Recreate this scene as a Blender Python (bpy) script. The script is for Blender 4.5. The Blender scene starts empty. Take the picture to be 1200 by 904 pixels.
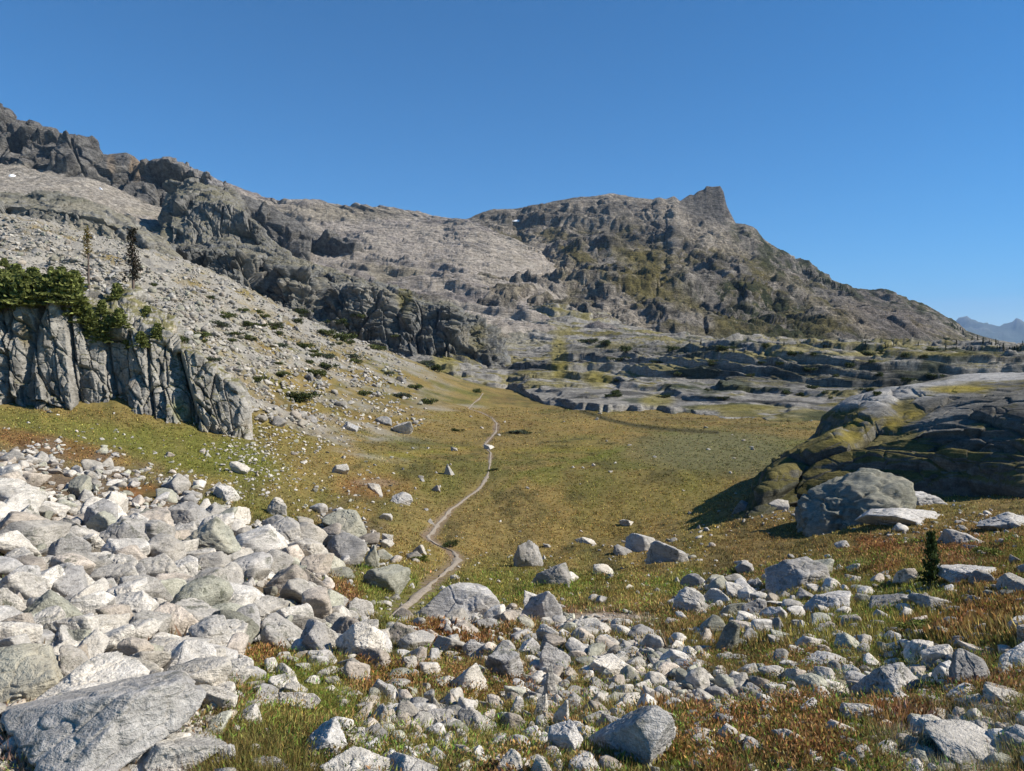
import bpy, math, random, time
import numpy as np
R0 = np.random.default_rng(7)
random.seed(7)
S = bpy.context.scene
COL = S.collection


# ------------------------------------------------------------ camera geometry
FP = 857.0
TH = math.radians(2.8)
CT, ST = math.cos(TH), math.sin(TH)
def ray(px, py):
    a = (np.asarray(px, float)-600)/FP; b = (452-np.asarray(py, float))/FP
    dy = CT+b*ST; dz = -ST+b*CT
    return a/dy, dz/dy                       # X/Y and Z/Y
def P(px, py, D):
    rx, rz = ray(px, py); return np.stack([rx*D, np.ones_like(rx)*D, rz*D], -1)
def proj(x, y, z):
    f = y*CT-z*ST; u = y*ST+z*CT
    f = np.maximum(f, .01)
    return 600+FP*x/f, 452-FP*u/f

# ------------------------------------------------------------ noise
def _hash(ix, iy, iz, seed):
    h = (ix.astype(np.uint32)*np.uint32(374761393)+iy.astype(np.uint32)*np.uint32(668265263)
         + iz.astype(np.uint32)*np.uint32(2246822519)+np.uint32((seed*3266489917+12345) & 0xffffffff))
    h ^= h >> np.uint32(13); h *= np.uint32(1274126177); h ^= h >> np.uint32(16); h *= np.uint32(2654435769); h ^= h >> np.uint32(15)
    return h.astype(np.float64)/4294967296.0
def vn(p, seed=0):
    i = np.floor(p).astype(np.int64); f = p-i; f = f*f*f*(f*(f*6-15)+10)
    r = 0
    for dx in (0, 1):
        wx = f[:, 0] if dx else 1-f[:, 0]
        for dy in (0, 1):
            wy = f[:, 1] if dy else 1-f[:, 1]
            for dz in (0, 1):
                wz = f[:, 2] if dz else 1-f[:, 2]
                r = r+wx*wy*wz*_hash(i[:, 0]+dx, i[:, 1]+dy, i[:, 2]+dz, seed)
    return r*2-1
ROT = np.array([[.8, .6, 0], [-.48, .64, .6], [.36, -.48, .8]])
def fbm(p, o=5, g=.5, seed=0, ridge=False):
    p = np.asarray(p, float).copy(); a = 1; s = 0; t = 0
    for k in range(o):
        n = vn(p, seed+k*17)
        if ridge: n = 1-2*np.abs(n)
        s = s+a*n; t += a; a *= g; p = (p@ROT.T)*2.03+7.1
    return s/t
def worley(p, seed=0):
    i = np.floor(p).astype(np.int64); f1 = np.full(len(p), 9.); f2 = f1.copy(); idv = np.zeros(len(p))
    for dx in (-1, 0, 1):
        for dy in (-1, 0, 1):
            for dz in (-1, 0, 1):
                c = i+np.array([dx, dy, dz])
                q = np.stack([_hash(c[:, 0], c[:, 1], c[:, 2], seed+k) for k in (1, 2, 3)], -1)
                d = np.linalg.norm(c+q-p, axis=1)
                m = d < f1
                f2 = np.where(m, f1, np.minimum(f2, d)); idv = np.where(m, q[:, 0], idv); f1 = np.where(m, d, f1)
    return f1, f2, idv
def facets(V, sc, seed, asp=(1, 1, 1), tilt=1.1, warp=.08):
    """piecewise flat blocks with sharp joints: offset per block plus a random tilt of its face"""
    p = V/(np.array(asp, float)*sc); p = p+warp*fbm(p*1.5, 3, seed=seed+2)[:, None]
    i = np.floor(p).astype(np.int64); f1 = np.full(len(p), 9.); f2 = f1.copy(); out = np.zeros(len(p))
    for dx in (-1, 0, 1):
        for dy in (-1, 0, 1):
            for dz in (-1, 0, 1):
                c = i+np.array([dx, dy, dz]); h = [_hash(c[:, 0], c[:, 1], c[:, 2], seed+k) for k in (1, 2, 3)]
                o = p-c-np.stack(h, -1); d = (o*o).sum(1); m = d < f1
                v = (h[0]*7.3+h[1]*3.1) % 1-.5+tilt*(o[:, 0]*(h[1]-.5)+o[:, 1]*(h[2]-.5)+o[:, 2]*(h[0]-.5)*.6)
                f2 = np.where(m, f1, np.minimum(f2, d)); out = np.where(m, v, out); f1 = np.where(m, d, f1)
    return out-sm(.09, 0, np.sqrt(f2)-np.sqrt(f1))*.35
def sm(e0, e1, x):
    t = np.clip((x-e0)/(e1-e0), 0, 1); return t*t*(3-2*t)
def sharp(n, k=3.): return np.tanh(n*k)/np.tanh(k)

# ------------------------------------------------------------ mesh helpers
def mesh_arrays(name, V, F, cols=None, smooth=True):
    V = np.asarray(V, np.float32); F = np.asarray(F, np.int32); n = F.shape[1]
    me = bpy.data.meshes.new(name)
    me.vertices.add(len(V)); me.vertices.foreach_set('co', V.ravel())
    me.loops.add(F.size); me.loops.foreach_set('vertex_index', F.ravel())
    me.polygons.add(len(F)); me.polygons.foreach_set('loop_start', np.arange(len(F), dtype=np.int32)*n)
    me.polygons.foreach_set('loop_total', np.full(len(F), n, np.int32))
    me.polygons.foreach_set('use_smooth', np.full(len(F), smooth))
    if cols is not None:
        a = me.color_attributes.new('Col', 'FLOAT_COLOR', 'POINT')
        c = np.ones((len(V), 4), np.float32); c[:, :cols.shape[1]] = cols
        a.data.foreach_set('color', c.ravel())
    me.update(); return me
def obj(name, me, mat=None, parent=None):
    o = bpy.data.objects.new(name, me); COL.objects.link(o)
    if mat is not None: me.materials.append(mat)
    if parent: o.parent = parent
    return o
def tag(o, label=None, cat=None, group=None, kind=None):
    if label: o['label'] = label
    if cat: o['category'] = cat
    if group: o['group'] = group
    if kind: o['kind'] = kind
    return o
def empty(name, loc):
    o = bpy.data.objects.new(name, None); COL.objects.link(o); o.location = loc; o.empty_display_size = .2; return o
def grid_faces(nu, nv):
    i = np.arange(nu-1)[None, :]+np.arange(nv-1)[:, None]*nu
    i = i.ravel(); return np.stack([i, i+1, i+nu+1, i+nu], -1)
def grid_normals(V, nu, nv):
    G = V.reshape(nv, nu, 3); du = np.gradient(G, axis=1); dv = np.gradient(G, axis=0)
    N = np.cross(du, dv).reshape(-1, 3); N /= np.linalg.norm(N, axis=1)[:, None]+1e-9
    return N

# ------------------------------------------------------------ materials
def nt(name):
    m = bpy.data.materials.new(name); m.use_nodes = True; t = m.node_tree; t.nodes.clear()
    o = t.nodes.new('ShaderNodeOutputMaterial'); b = t.nodes.new('ShaderNodeBsdfPrincipled')
    t.links.new(b.outputs[0], o.inputs[0]); b.inputs['Specular IOR Level'].default_value = .2
    return m, t, b
def noise(t, vec, scale, detail=5, rough=.6, dist=0):
    n = t.nodes.new('ShaderNodeTexNoise'); n.inputs['Scale'].default_value = scale; n.inputs['Detail'].default_value = detail
    n.inputs['Roughness'].default_value = rough; n.inputs['Distortion'].default_value = dist
    t.links.new(vec, n.inputs['Vector']); return n.outputs['Fac']
def mapr(t, v, a, b, c, d):
    n = t.nodes.new('ShaderNodeMapRange'); t.links.new(v, n.inputs[0])
    for k, x in enumerate((a, b, c, d)): n.inputs[k+1].default_value = x
    return n.outputs[0]
def math_(t, op, a, b):
    n = t.nodes.new('ShaderNodeMath'); n.operation = op
    for k, v in enumerate((a, b)):
        if isinstance(v, (int, float)): n.inputs[k].default_value = v
        else: t.links.new(v, n.inputs[k])
    return n.outputs[0]
def mixc(t, f, a, b, mode='MIX'):
    n = t.nodes.new('ShaderNodeMix'); n.data_type = 'RGBA'; n.blend_type = mode
    for k, v in ((0, f), (6, a), (7, b)):
        if isinstance(v, (int, float)): n.inputs[k].default_value = v
        elif isinstance(v, tuple): n.inputs[k].default_value = (*v, 1)
        else: t.links.new(v, n.inputs[k])
    return n.outputs[2]
def mapping(t, vec, sc, rot=(0, 0, 0)):
    n = t.nodes.new('ShaderNodeMapping'); n.inputs['Scale'].default_value = sc; n.inputs['Rotation'].default_value = rot
    t.links.new(vec, n.inputs['Vector']); return n.outputs[0]
def bump(t, b, h, strength, dist, prev=None):
    n = t.nodes.new('ShaderNodeBump'); n.inputs['Strength'].default_value = strength; n.inputs['Distance'].default_value = dist
    t.links.new(h, n.inputs['Height'])
    if prev is not None: t.links.new(prev, n.inputs['Normal'])
    t.links.new(n.outputs[0], b.inputs['Normal']); return n.outputs[0]
def attr(t, name='Col'):
    n = t.nodes.new('ShaderNodeAttribute'); n.attribute_name = name; return n
def pos(t): return t.nodes.new('ShaderNodeNewGeometry').outputs['Position']

def mat_granite(name, k=1.0, dark=.35, rand=True, far=False, lichen=.5, tint=(1, 1, 1)):
    """pale weathered granite with veins, grain, lichen; vertex colour is the stone's own tone"""
    m, t, b = nt(name); p = pos(t); A = attr(t)
    big = noise(t, p, 2.2*k, 3, .6)
    st = noise(t, mapping(t, p, (1, 2.2, 5), (.5, .35, .4)), 3.0*k, 5, .65, 1.1)
    gr = noise(t, p, (26 if far else 60)*k, 3, .75)
    v = math_(t, 'MULTIPLY', mapr(t, big, .3, .7, .74, 1.16), mapr(t, st, .3, .72, .66, 1.22))
    v = math_(t, 'MULTIPLY', v, mapr(t, gr, .3, .7, .68, 1.28))
    if rand:
        oi = t.nodes.new('ShaderNodeObjectInfo'); v = math_(t, 'MULTIPLY', v, mapr(t, oi.outputs['Random'], 0, 1, .66, 1.14))
    c = mixc(t, 1., A.outputs['Color'], v, 'MULTIPLY')
    warm = noise(t, p, 1.1*k, 2, .5)
    c = mixc(t, mapr(t, warm, .52, .75, 0, .45), c, (.42*tint[0], .36*tint[1], .27*tint[2]))
    if lichen:
        li = noise(t, p, 9*k, 5, .72); l2 = noise(t, p, 1.6*k, 2, .5)
        lm = math_(t, 'MULTIPLY', mapr(t, li, .52, .6, 0, 1), mapr(t, l2, .45, .65, 0, lichen))
        c = mixc(t, lm, c, (.10, .105, .075))
    if not far:
        sp = noise(t, p, 22*k, 2, .5)
        c = mixc(t, mapr(t, sp, .66, .72, 0, .55), c, (.08, .08, .08))
    t.links.new(c, b.inputs['Base Color']); b.inputs['Roughness'].default_value = .9
    h = math_(t, 'ADD', math_(t, 'MULTIPLY', st, .7), math_(t, 'MULTIPLY', gr, .3))
    bump(t, b, h, .9, .05/k)
    return m
def mat_terrain(name, k=1.0, strat=0., rough_amt=1.0, dist=.2, dip=(.1, .1, 0)):
    """vertex coloured ground or mountain with broken detail in world space"""
    m, t, b = nt(name); p = pos(t); A = attr(t)
    n1 = noise(t, p, 1.0*k, 6, .72); n2 = noise(t, p, 7.*k, 4, .75)
    v = math_(t, 'MULTIPLY', mapr(t, n1, .36, .64, 1-.42*rough_amt, 1+.42*rough_amt), mapr(t, n2, .34, .66, 1-.38*rough_amt, 1+.38*rough_amt))
    h = math_(t, 'ADD', n1, math_(t, 'MULTIPLY', n2, .35))
    if strat:
        s = noise(t, mapping(t, p, (.25, .25, 2.6), dip), 1.2*k, 5, .7, .6)
        v = math_(t, 'MULTIPLY', v, mapr(t, s, .32, .68, 1-strat, 1+strat*.7)); h = math_(t, 'ADD', h, math_(t, 'MULTIPLY', s, 1.4))
    c = mixc(t, 1., A.outputs['Color'], v, 'MULTIPLY')
    t.links.new(c, b.inputs['Base Color']); b.inputs['Roughness'].default_value = .95; b.inputs['Specular IOR Level'].default_value = .1
    bump(t, b, h, .9, dist)
    return m
def mat_leaf(name, rough=.7, trans=.25):
    m, t, b = nt(name); A = attr(t)
    t.links.new(A.outputs['Color'], b.inputs['Base Color']); b.inputs['Roughness'].default_value = rough
    b.inputs['Specular IOR Level'].default_value = .15
    tr = t.nodes.new('ShaderNodeBsdfTranslucent'); t.links.new(A.outputs['Color'], tr.inputs[0])
    mx = t.nodes.new('ShaderNodeMixShader'); mx.inputs[0].default_value = trans
    t.links.new(b.outputs[0], mx.inputs[1]); t.links.new(tr.outputs[0], mx.inputs[2])
    t.links.new(mx.outputs[0], [n for n in t.nodes if n.type == 'OUTPUT_MATERIAL'][0].inputs[0]); return m

# ------------------------------------------------------------ near ground heightfield
CX = np.array([-700, -250, 0, 75, 150, 220, 270, 310, 380, 450, 525, 600, 750, 900, 1050, 1200, 1450, 1900.])
ZR = {.8: [-1.5]*18, 1.5: [-1.52]*18,
      2.8: [-1.3, -1.4, -1.5, -1.5, -1.52, -1.55, -1.57, -1.6, -1.62, -1.65, -1.66, -1.66, -1.65, -1.62, -1.58, -1.52, -1.4, -1.2],
      4.5: [-1.35, -1.55, -1.78, -1.85, -1.9, -1.95, -2., -2.05, -2.1, -2.15, -2.18, -2.2, -2.18, -2.1, -1.98, -1.88, -1.7, -1.4]}
YR = {7: [600, 650, 700, 710, 722, 732, 740, 747, 757, 765, 770, 772, 768, 758, 744, 726, 690, 610],
      10: [560, 605, 645, 657, 670, 683, 692, 700, 714, 725, 732, 735, 731, 720, 704, 686, 650, 585],
      15: [530, 565, 597, 608, 621, 633, 642, 652, 668, 682, 692, 697, 694, 682, 662, 642, 612, 560],
      22: [510, 540, 564, 572, 584, 595, 604, 614, 634, 652, 665, 671, 668, 652, 622, 602, 578, 540],
      32: [490, 518, 537, 543, 553, 563, 570, 580, 600, 625, 643, 652, 645, 612, 590, 573, 552, 520],
      45: [470, 495, 508, 514, 524, 535, 542, 552, 572, 598, 620, 631, 630, 588, 568, 552, 530, 500],
      60: [455, 468, 478, 486, 500, 515, 522, 528, 545, 562, 576, 581, 581, 572, 560, 545, 520, 490],
      70: [360, 355, 353, 358, 385, 425, 478, 507, 522, 540, 552, 557, 557, 552, 545, 535, 515, 485],
      90: [330, 330, 333, 345, 368, 395, 430, 460, 485, 510, 521, 524, 524, 522, 520, 515, 500, 480],
      115: [295, 298, 302, 312, 335, 360, 385, 422, 450, 478, 493, 499, 499, 499, 498, 495, 485, 470],
      150: [255, 262, 272, 285, 308, 328, 352, 382, 410, 440, 466, 478, 478, 478, 478, 476, 470, 460],
      190: [225, 240, 250, 264, 290, 306, 328, 350, 380, 404, 438, 464, 466, 466, 466, 464, 460, 450],
      240: [235, 248, 262, 276, 302, 318, 340, 362, 392, 416, 444, 458, 458, 458, 458, 458, 455, 450],
      300: [275, 285, 292, 305, 328, 344, 358, 380, 410, 430, 448, 455, 457, 457, 457, 457, 455, 450]}
Ds = np.array(sorted(list(ZR)+list(YR)), float)
AC = (CX-600)/FP
Zt = []
for d in Ds:
    if d in ZR: Zt.append(ZR[d])
    else: Zt.append(list(ray(CX, np.array(YR[d], float))[1]*d))
Zt = np.array(Zt, float)
NA, NW = 500, 420
ga = np.linspace(AC[0], AC[-1], NA); gw = np.linspace(math.log(Ds[0]), math.log(Ds[-1]), NW)
SL = Zt/Ds[:, None]                      # interpolate the slope z/D, smoothed
tmp = np.stack([np.interp(ga, AC, r) for r in SL])
SLF = np.stack([np.interp(gw, np.log(Ds), tmp[:, j]) for j in range(NA)], 1)
def blur(M, s, ax):
    r = int(s*3); k = np.exp(-.5*(np.arange(-r, r+1)/s)**2); k /= k.sum()
    pad = [(0, 0), (0, 0)]; pad[ax] = (r, r)
    Q = np.pad(M, pad, mode='edge'); return np.apply_along_axis(lambda x: np.convolve(x, k, 'valid'), ax, Q)
SLF = blur(blur(SLF, 5, 0), 6, 1)
def bil(M, u, v):
    u = np.clip(u, 0, M.shape[1]-1.001); v = np.clip(v, 0, M.shape[0]-1.001); i = u.astype(int); j = v.astype(int); fu = u-i; fv = v-j
    return (M[j, i]*(1-fu)+M[j, i+1]*fu)*(1-fv)+(M[j+1, i]*(1-fu)+M[j+1, i+1]*fu)*fv

TRAIL = np.array([(455, 722), (478, 705), (500, 686), (522, 668), (537, 655), (532, 645), (512, 637), (500, 629), (514, 612), (528, 596), (545, 584), (562, 572), (571, 558),
                  (574, 544), (575, 530), (567, 522), (572, 516), (581, 506), (582, 496), (576, 489), (563, 483), (549, 479), (553, 474), (562, 467), (566, 461)], float)
def smoothG(X, Y):
    a = X/Y; w = np.log(np.maximum(Y, .8))
    return bil(SLF, (a-ga[0])/(ga[1]-ga[0]), (w-gw[0])/(gw[1]-gw[0]))*Y
def hit_smooth(px, py, G=smoothG, D0=1.6, D1=290, n=220):
    px = np.atleast_1d(np.asarray(px, float)); py = np.atleast_1d(np.asarray(py, float)); rx, rz = ray(px, py)
    lo = np.full(len(px), np.nan); hi = lo.copy(); act = np.arange(len(px)); prev = D0
    for d in np.geomspace(D0, D1, n):
        z = G(rx[act]*d, np.full(len(act), d)); m = rz[act]*d <= z
        lo[act[m]] = prev; hi[act[m]] = d; act = act[~m]; prev = d
        if not len(act): break
    k = np.where(~np.isnan(lo))[0]
    for _ in range(7):
        md = .5*(lo[k]+hi[k]); m = rz[k]*md <= G(rx[k]*md, md); hi[k] = np.where(m, md, hi[k]); lo[k] = np.where(m, lo[k], md)
    return rx*hi, hi
tx, ty = hit_smooth(TRAIL[:, 0], TRAIL[:, 1])
tk = ~np.isnan(tx); tx = tx[tk]; ty = ty[tk]
# catmull resample of the trail
def resample(x, y, n):
    P_ = np.stack([x, y], 1); s = np.r_[0, np.cumsum(np.linalg.norm(np.diff(P_, axis=0), axis=1))]
    q = np.linspace(0, s[-1], n); out = np.stack([np.interp(q, s, x), np.interp(q, s, y)], 1)
    k = np.ones(9)/9; o2 = out.copy()
    for c in (0, 1):
        o2[4:-4, c] = np.convolve(out[:, c], k, 'valid')
    return o2, s[-1]
TP, TLEN = resample(tx, ty, 700)
def trail_dist(X, Y):
    d = np.full(len(X), 99.); m = np.where((X > TP[:, 0].min()-3) & (X < TP[:, 0].max()+3) & (Y > TP[:, 1].min()-3) & (Y < TP[:, 1].max()+3))[0]
    for k in range(0, len(m), 20000):
        q = m[k:k+20000]; d[q] = np.sqrt(((X[q, None]-TP[None, ::3, 0])**2+(Y[q, None]-TP[None, ::3, 1])**2).min(1))
    return d
def G(X, Y, tr=True):
    z = smoothG(X, Y); p = np.stack([X, Y, 0*X], -1)
    flat = sm(50, 62, Y)*sm(-.33, -.22, X/Y)      # level meadow
    up = sm(-.22, -.36, X/Y)*sm(62, 75, Y)        # scree above the cliff
    amp1 = .42*sm(8, 25, Y)*(1-.72*flat)+.08
    n = fbm(p/5.5, 3, seed=3)*amp1
    n = n+fbm(p/1.1, 3, .5, seed=9)*(.13*(1-flat*.6))*sm(2, 5, Y)+fbm(p/1.1, 3, .5, seed=9)*.04
    n = n+np.abs(fbm(p/.38, 3, .55, seed=21))*.07*(1-.5*sm(10, 30, Y))
    n = n+up*(fbm(p/9, 4, .55, seed=31, ridge=True)*2.2)
    if tr:
        td = trail_dist(X, Y); k = sm(1.5, .3, td); n = n*(1-.85*k)-.07*sm(.7, .3, td)
    return z+n

# ------------------------------------------------------------ ground colours (albedo of what grows or lies there)
def E(px, py, cx, cy, rx, ry, rot=0.):
    c, s = math.cos(math.radians(rot)), math.sin(math.radians(rot)); dx = px-cx; dy = py-cy
    return sm(1.35, .6, np.sqrt(((dx*c+dy*s)/rx)**2+((-dx*s+dy*c)/ry)**2))
GREEN = np.array((.10, .10, .028)); LUSH = np.array((.15, .15, .034)); OLIVE = np.array((.175, .132, .048)); GOLD = np.array((.23, .162, .055))
RUST = np.array((.165, .075, .032)); SOIL = np.array((.17, .125, .09)); GRAV = np.array((.42, .38, .33)); MARSH = np.array((.125, .12, .055)); DARK = np.array((.05, .045, .02))
SCREE = np.array((.25, .235, .205))
def seg_dist(px, py, pts):
    d = np.full(len(px), 1e9)
    for (x0, y0), (x1, y1) in zip(pts[:-1], pts[1:]):
        vx, vy = x1-x0, y1-y0; t = np.clip(((px-x0)*vx+(py-y0)*vy)/(vx*vx+vy*vy), 0, 1)
        d = np.minimum(d, np.hypot((px-x0-t*vx)*.6, py-y0-t*vy))
    return d
CREEK = [(560, 596), (590, 572), (612, 556), (650, 548), (700, 536), (730, 525), (752, 517), (790, 508)]
DITCH = [(682, 482), (712, 492), (745, 499), (790, 504), (840, 507)]
LEFTF = np.array([(-60, 515), (60, 522), (120, 540), (175, 555), (245, 568), (270, 600), (330, 612), (400, 590), (445, 640), (420, 670), (380, 700), (440, 720), (460, 765), (370, 775), (300, 760), (262, 790), (250, 990), (-400, 990)], float)
def inpoly(px, py, pg):
    r = np.zeros(len(px), bool); n = len(pg)
    for k in range(n):
        x0, y0 = pg[k]; x1, y1 = pg[(k+1) % n]
        c = ((y0 > py) != (y1 > py)) & (px < (x1-x0)*(py-y0)/(y1-y0+1e-9)+x0); r ^= c
    return r
def pdist(px, py, pg): return seg_dist(px, py, [tuple(q) for q in pg]+[tuple(pg[0])])
def leftfield(px, py, w=18):
    i = inpoly(px, py, LEFTF); d = pdist(px, py, LEFTF); return sm(-w, w, np.where(i, d, -d)+fbm(np.stack([px/30, py/14, 0*px], -1), 3, .6, seed=88)*26-4)
def gcolor(X, Y, Z):
    px, py = proj(X, Y, Z); p = np.stack([X, Y, Z], -1); n = len(X); sc = np.clip(Y/12, .35, 6)[:, None]
    a = fbm(p/(1.6*sc), 4, .6, seed=41); b = fbm(p/(.7*sc)+9, 4, .6, seed=51); c3 = fbm(p/(3.5*sc), 3, .5, seed=61)
    C = np.tile(OLIVE, (n, 1))
    def mix(col, w):
        nonlocal C; w = np.clip(w, 0, 1)[:, None]; C = C*(1-w)+col*w
    mix(GREEN, sm(-.05, .35, a)*.75); mix(GOLD, sm(.0, .4, b)*.6)
    near = sm(34, 12, Y)
    mix(RUST, near*sm(.10, .32, c3+.5*b)*.7)
    mix(LUSH*.9, near*sm(-.08, .22, a-.3*c3)*.8)
    w = .5+a
    for (cx, cy, rx, ry) in [(560, 745, 90, 26), (450, 795, 70, 22), (980, 850, 150, 45), (820, 860, 70, 40), (690, 725, 60, 10), (1120, 730, 80, 26), (330, 770, 60, 14), (1000, 640, 60, 14), (900, 780, 90, 20), (560, 800, 90, 20), (1000, 560, 90, 12), (170, 578, 34, 12), (60, 575, 30, 8)]:
        mix(RUST*(1, 1.1, 1), E(px, py, cx, cy, rx, ry)*np.clip(.75+b*1.6, 0, 1))
    for (cx, cy, rx, ry) in [(345, 850, 70, 55), (600, 870, 110, 30), (900, 700, 80, 18), (1100, 700, 60, 30), (700, 690, 90, 16), (395, 655, 40, 26), (860, 800, 40, 10), (480, 660, 46, 20), (640, 560, 20, 10), (820, 590, 30, 70), (480, 880, 60, 30)]:
        mix(LUSH, E(px, py, cx, cy, rx, ry)*np.clip(.5+a*1.2, 0, 1)*.8)
    mix(LUSH*.8, sm(5, 1, seg_dist(px, py, CREEK))*np.clip(.4+2*a, 0, 1)); mix(np.array((.12, .082, .032)), sm(.03, .33, fbm(p/(2.3*sc)+4, 5, .65, seed=66))*.6); mix(LUSH*.9, sm(.08, .35, fbm(p/(1.7*sc)-8, 5, .65, seed=68))*.25); mix(np.array((.06, .055, .022)), sm(.12, .4, fbm(p/(.5*sc)+4, 4, .65, seed=67))*.6)
    mix(LUSH*.85, E(px, py, 230, 530, 110, 26, 12)*np.clip(.75+a, 0, 1)); mix(LUSH, E(px, py, 60, 500, 120, 14, 10)*.6); mix(RUST*1.1, E(px, py, 60, 522, 90, 12, 12)*.5)
    mix(GOLD*1.05, E(px, py, 800, 600, 170, 40)*.45*np.clip(.6+c3*1.5, 0, 1)); mix(GOLD*1.1, E(px, py, 690, 500, 60, 10)*.5)
    mix(np.array((.24, .20, .035)), sm(5, 1, seg_dist(px, py, [(440, 537), (500, 530), (560, 525), (640, 527), (700, 526)]))*.4*np.clip(.5+2*a, 0, 1))
    mix(MARSH, E(px, py, 835, 528, 95, 24)*.9); mix(MARSH*.9, E(px, py, 900, 545, 60, 16)*.7)
    mix(GOLD, E(px, py, 520, 490, 110, 16)*.4); mix(RUST*1.25, E(px, py, 440, 570, 45, 14)*.5*np.clip(.6+b, 0, 1)); mix(SOIL*1.3, E(px, py, 440, 566, 26, 5)*.5)
    mix(DARK, sm(3.2, .8, seg_dist(px, py, DITCH))*.9); mix(GRAV*.75, E(px, py, 535, 478, 35, 4)*.5*np.clip(.4+2*a, 0, 1))
    # bare gravel
    for (cx, cy, rx, ry) in [(490, 838, 44, 17), (835, 812, 62, 18), (1140, 880, 90, 40), (1010, 806, 44, 20), (745, 772, 55, 18), (640, 790, 20, 40), (700, 730, 60, 12), (560, 722, 70, 10)]:
        mix(GRAV, E(px, py, cx, cy, rx, ry)*np.clip(.65+b*1.4, 0, 1)*.95)
    mix(SOIL*.75, leftfield(px, py)*.85*(1-E(px, py, 170, 578, 34, 12))*sm(200, 90, Y))
    # scree slope
    up = sm(66, 72, Y)*sm(610, 460, px+(py-400)*.6)
    sc_ = up*np.clip(.25+2.*fbm(p/(7, 7, 7), 5, .65, seed=71)+sm(440, 370, py)*.8, 0, 1)
    mix(SCREE, sc_)
    td = trail_dist(X, Y); mix(SOIL*1.1, sm(.42, .12, td+.5*a)*.85)
    return C, px, py

# ground mesh
au = np.r_[np.linspace(-1.5, -.78, 50)[:-1], np.linspace(-.78, .78, 760), np.linspace(.78, 1.5, 50)[1:]]
wv = np.geomspace(.85, 295, 760)
AA, WW = np.meshgrid(au, wv); X = (AA*WW).ravel(); Y = WW.ravel(); Z = G(X, Y)
C, gpx, gpy = gcolor(X, Y, Z)
M_ground = mat_terrain('meadow_ground', 3.0, 0, .75, .05)
tag(obj('ground', mesh_arrays('ground', np.stack([X, Y, Z], -1), grid_faces(len(au), len(wv)), C), M_ground), kind='structure')
ZG = Z.reshape(len(wv), len(au)); LWV = np.log(wv)
def Gm(X, Y):           # height of the built ground mesh
    u = np.interp(X/Y, au, np.arange(len(au))); v = (np.log(Y)-LWV[0])/(LWV[1]-LWV[0]); return bil(ZG, u, v)
def hit(px, py): return hit_smooth(px, py, Gm, 1.6, 290, 400)
# path
def path_mesh():
    n = len(TP); T = np.gradient(TP, axis=0); T /= np.linalg.norm(T, axis=1)[:, None]; N = np.stack([-T[:, 1], T[:, 0]], 1)
    m = 9; W = np.interp(np.arange(n), [0, 60, 160, 700], [.04, .08, .115, .13])+.03*np.sin(np.arange(n)*.11)+.05*vn(np.stack([np.arange(n)*.2, 0*np.arange(n), 0*np.arange(n)], -1), 5)
    V = []; C = []
    for k, s in enumerate(np.linspace(-1, 1, m)):
        jit = vn(np.stack([np.arange(n)*.35, np.full(n, k*3.), 0*np.arange(n)], -1), 8)*.45 if k in (0, m-1) else 0
        q = TP+N*(W*(s*(1+jit)))[:, None]; z = Gm(q[:, 0], q[:, 1])+.035*(1-.9*abs(s)**3)+.004
        V.append(np.stack([q[:, 0], q[:, 1], z], -1)); C.append(np.tile((.31, .265, .21), (n, 1))*(1-.25*abs(s)))
    V = np.stack(V, 1).reshape(-1, 3); C = np.stack(C, 1).reshape(-1, 3)
    return mesh_arrays('path', V, grid_faces(m, n), C)
tag(obj('path', path_mesh(), mat_terrain('trodden_earth', 8, 0, .6, .02)), kind='structure')

# ------------------------------------------------------------ lofted relief (mountains, cliffs, outcrops)
def loft(rows, nu, nv, x0, x1, disp, color, blurv=2.0, vw=None, weights=None):
    """rows: list of polylines (px, py, D) from the foot up; returns V,F,C"""
    cx = np.linspace(x0, x1, nu); R = []
    for r in rows:
        r = np.array(r, float); py = np.interp(cx, r[:, 0], r[:, 1]); D = np.interp(cx, r[:, 0], r[:, 2]); R.append(P(cx, py, D))
    R = np.stack(R)                                   # rows, nu, 3
    k = len(rows); wts = np.array(weights if weights else [1]*(k-1), float); s = np.r_[0, np.cumsum(wts)]; s /= s[-1]
    q = np.linspace(0, 1, nv); j = np.clip(np.searchsorted(s, q, 'right')-1, 0, k-2); f = ((q-s[j])/(s[j+1]-s[j]))[:, None, None]
    V = R[j]*(1-f)+R[j+1]*f
    if blurv:
        for c in range(3): V[:, :, c] = blur(V[:, :, c], blurv, 0)
    V = V.reshape(-1, 3); N = grid_normals(V, nu, nv)
    if N[:, 1].mean() > 0: N = -N
    q2 = np.repeat(q, nu); u2 = np.tile(cx, nv)
    V2 = V+disp(V, N, u2, q2); N2 = grid_normals(V2, nu, nv)
    if N2[:, 1].mean() > 0: N2 = -N2
    px, py = proj(V2[:, 0], V2[:, 1], V2[:, 2])
    return V2, grid_faces(nu, nv), color(V2, N2, px, py, q2)
def strata(V, long, thick, dipx=0., dipy=0., seed=0, warp=1.):
    s = V[:, 2]+V[:, 0]*dipx+V[:, 1]*dipy
    w = fbm(V/(long*.8), 3, seed=seed+5)*thick*warp
    q = np.stack([V[:, 0]/long, V[:, 1]/long, (s+w)/thick], -1)
    return fbm(q, 4, .6, seed=seed)
def terrace(V, T, k=.8, soft=.25, dipx=.1, dipy=0., long=60., seed=0, warp=.8):
    w = fbm(V/(long, long*.6, long), 4, .5, seed=seed)*T*warp*2+V[:, 0]*dipx+V[:, 1]*dipy+fbm(V/(long*.12), 3, .6, seed=seed+3)*T*.25
    zz = (V[:, 2]+w)/T; fl = np.floor(zz); fr = zz-fl; st = fl+sm(0, soft, fr)
    m = sm(-.35, .1, fbm(V/(long*.7), 3, .5, seed=seed+9))
    return (st-zz+.35)*T*k*m
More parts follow.
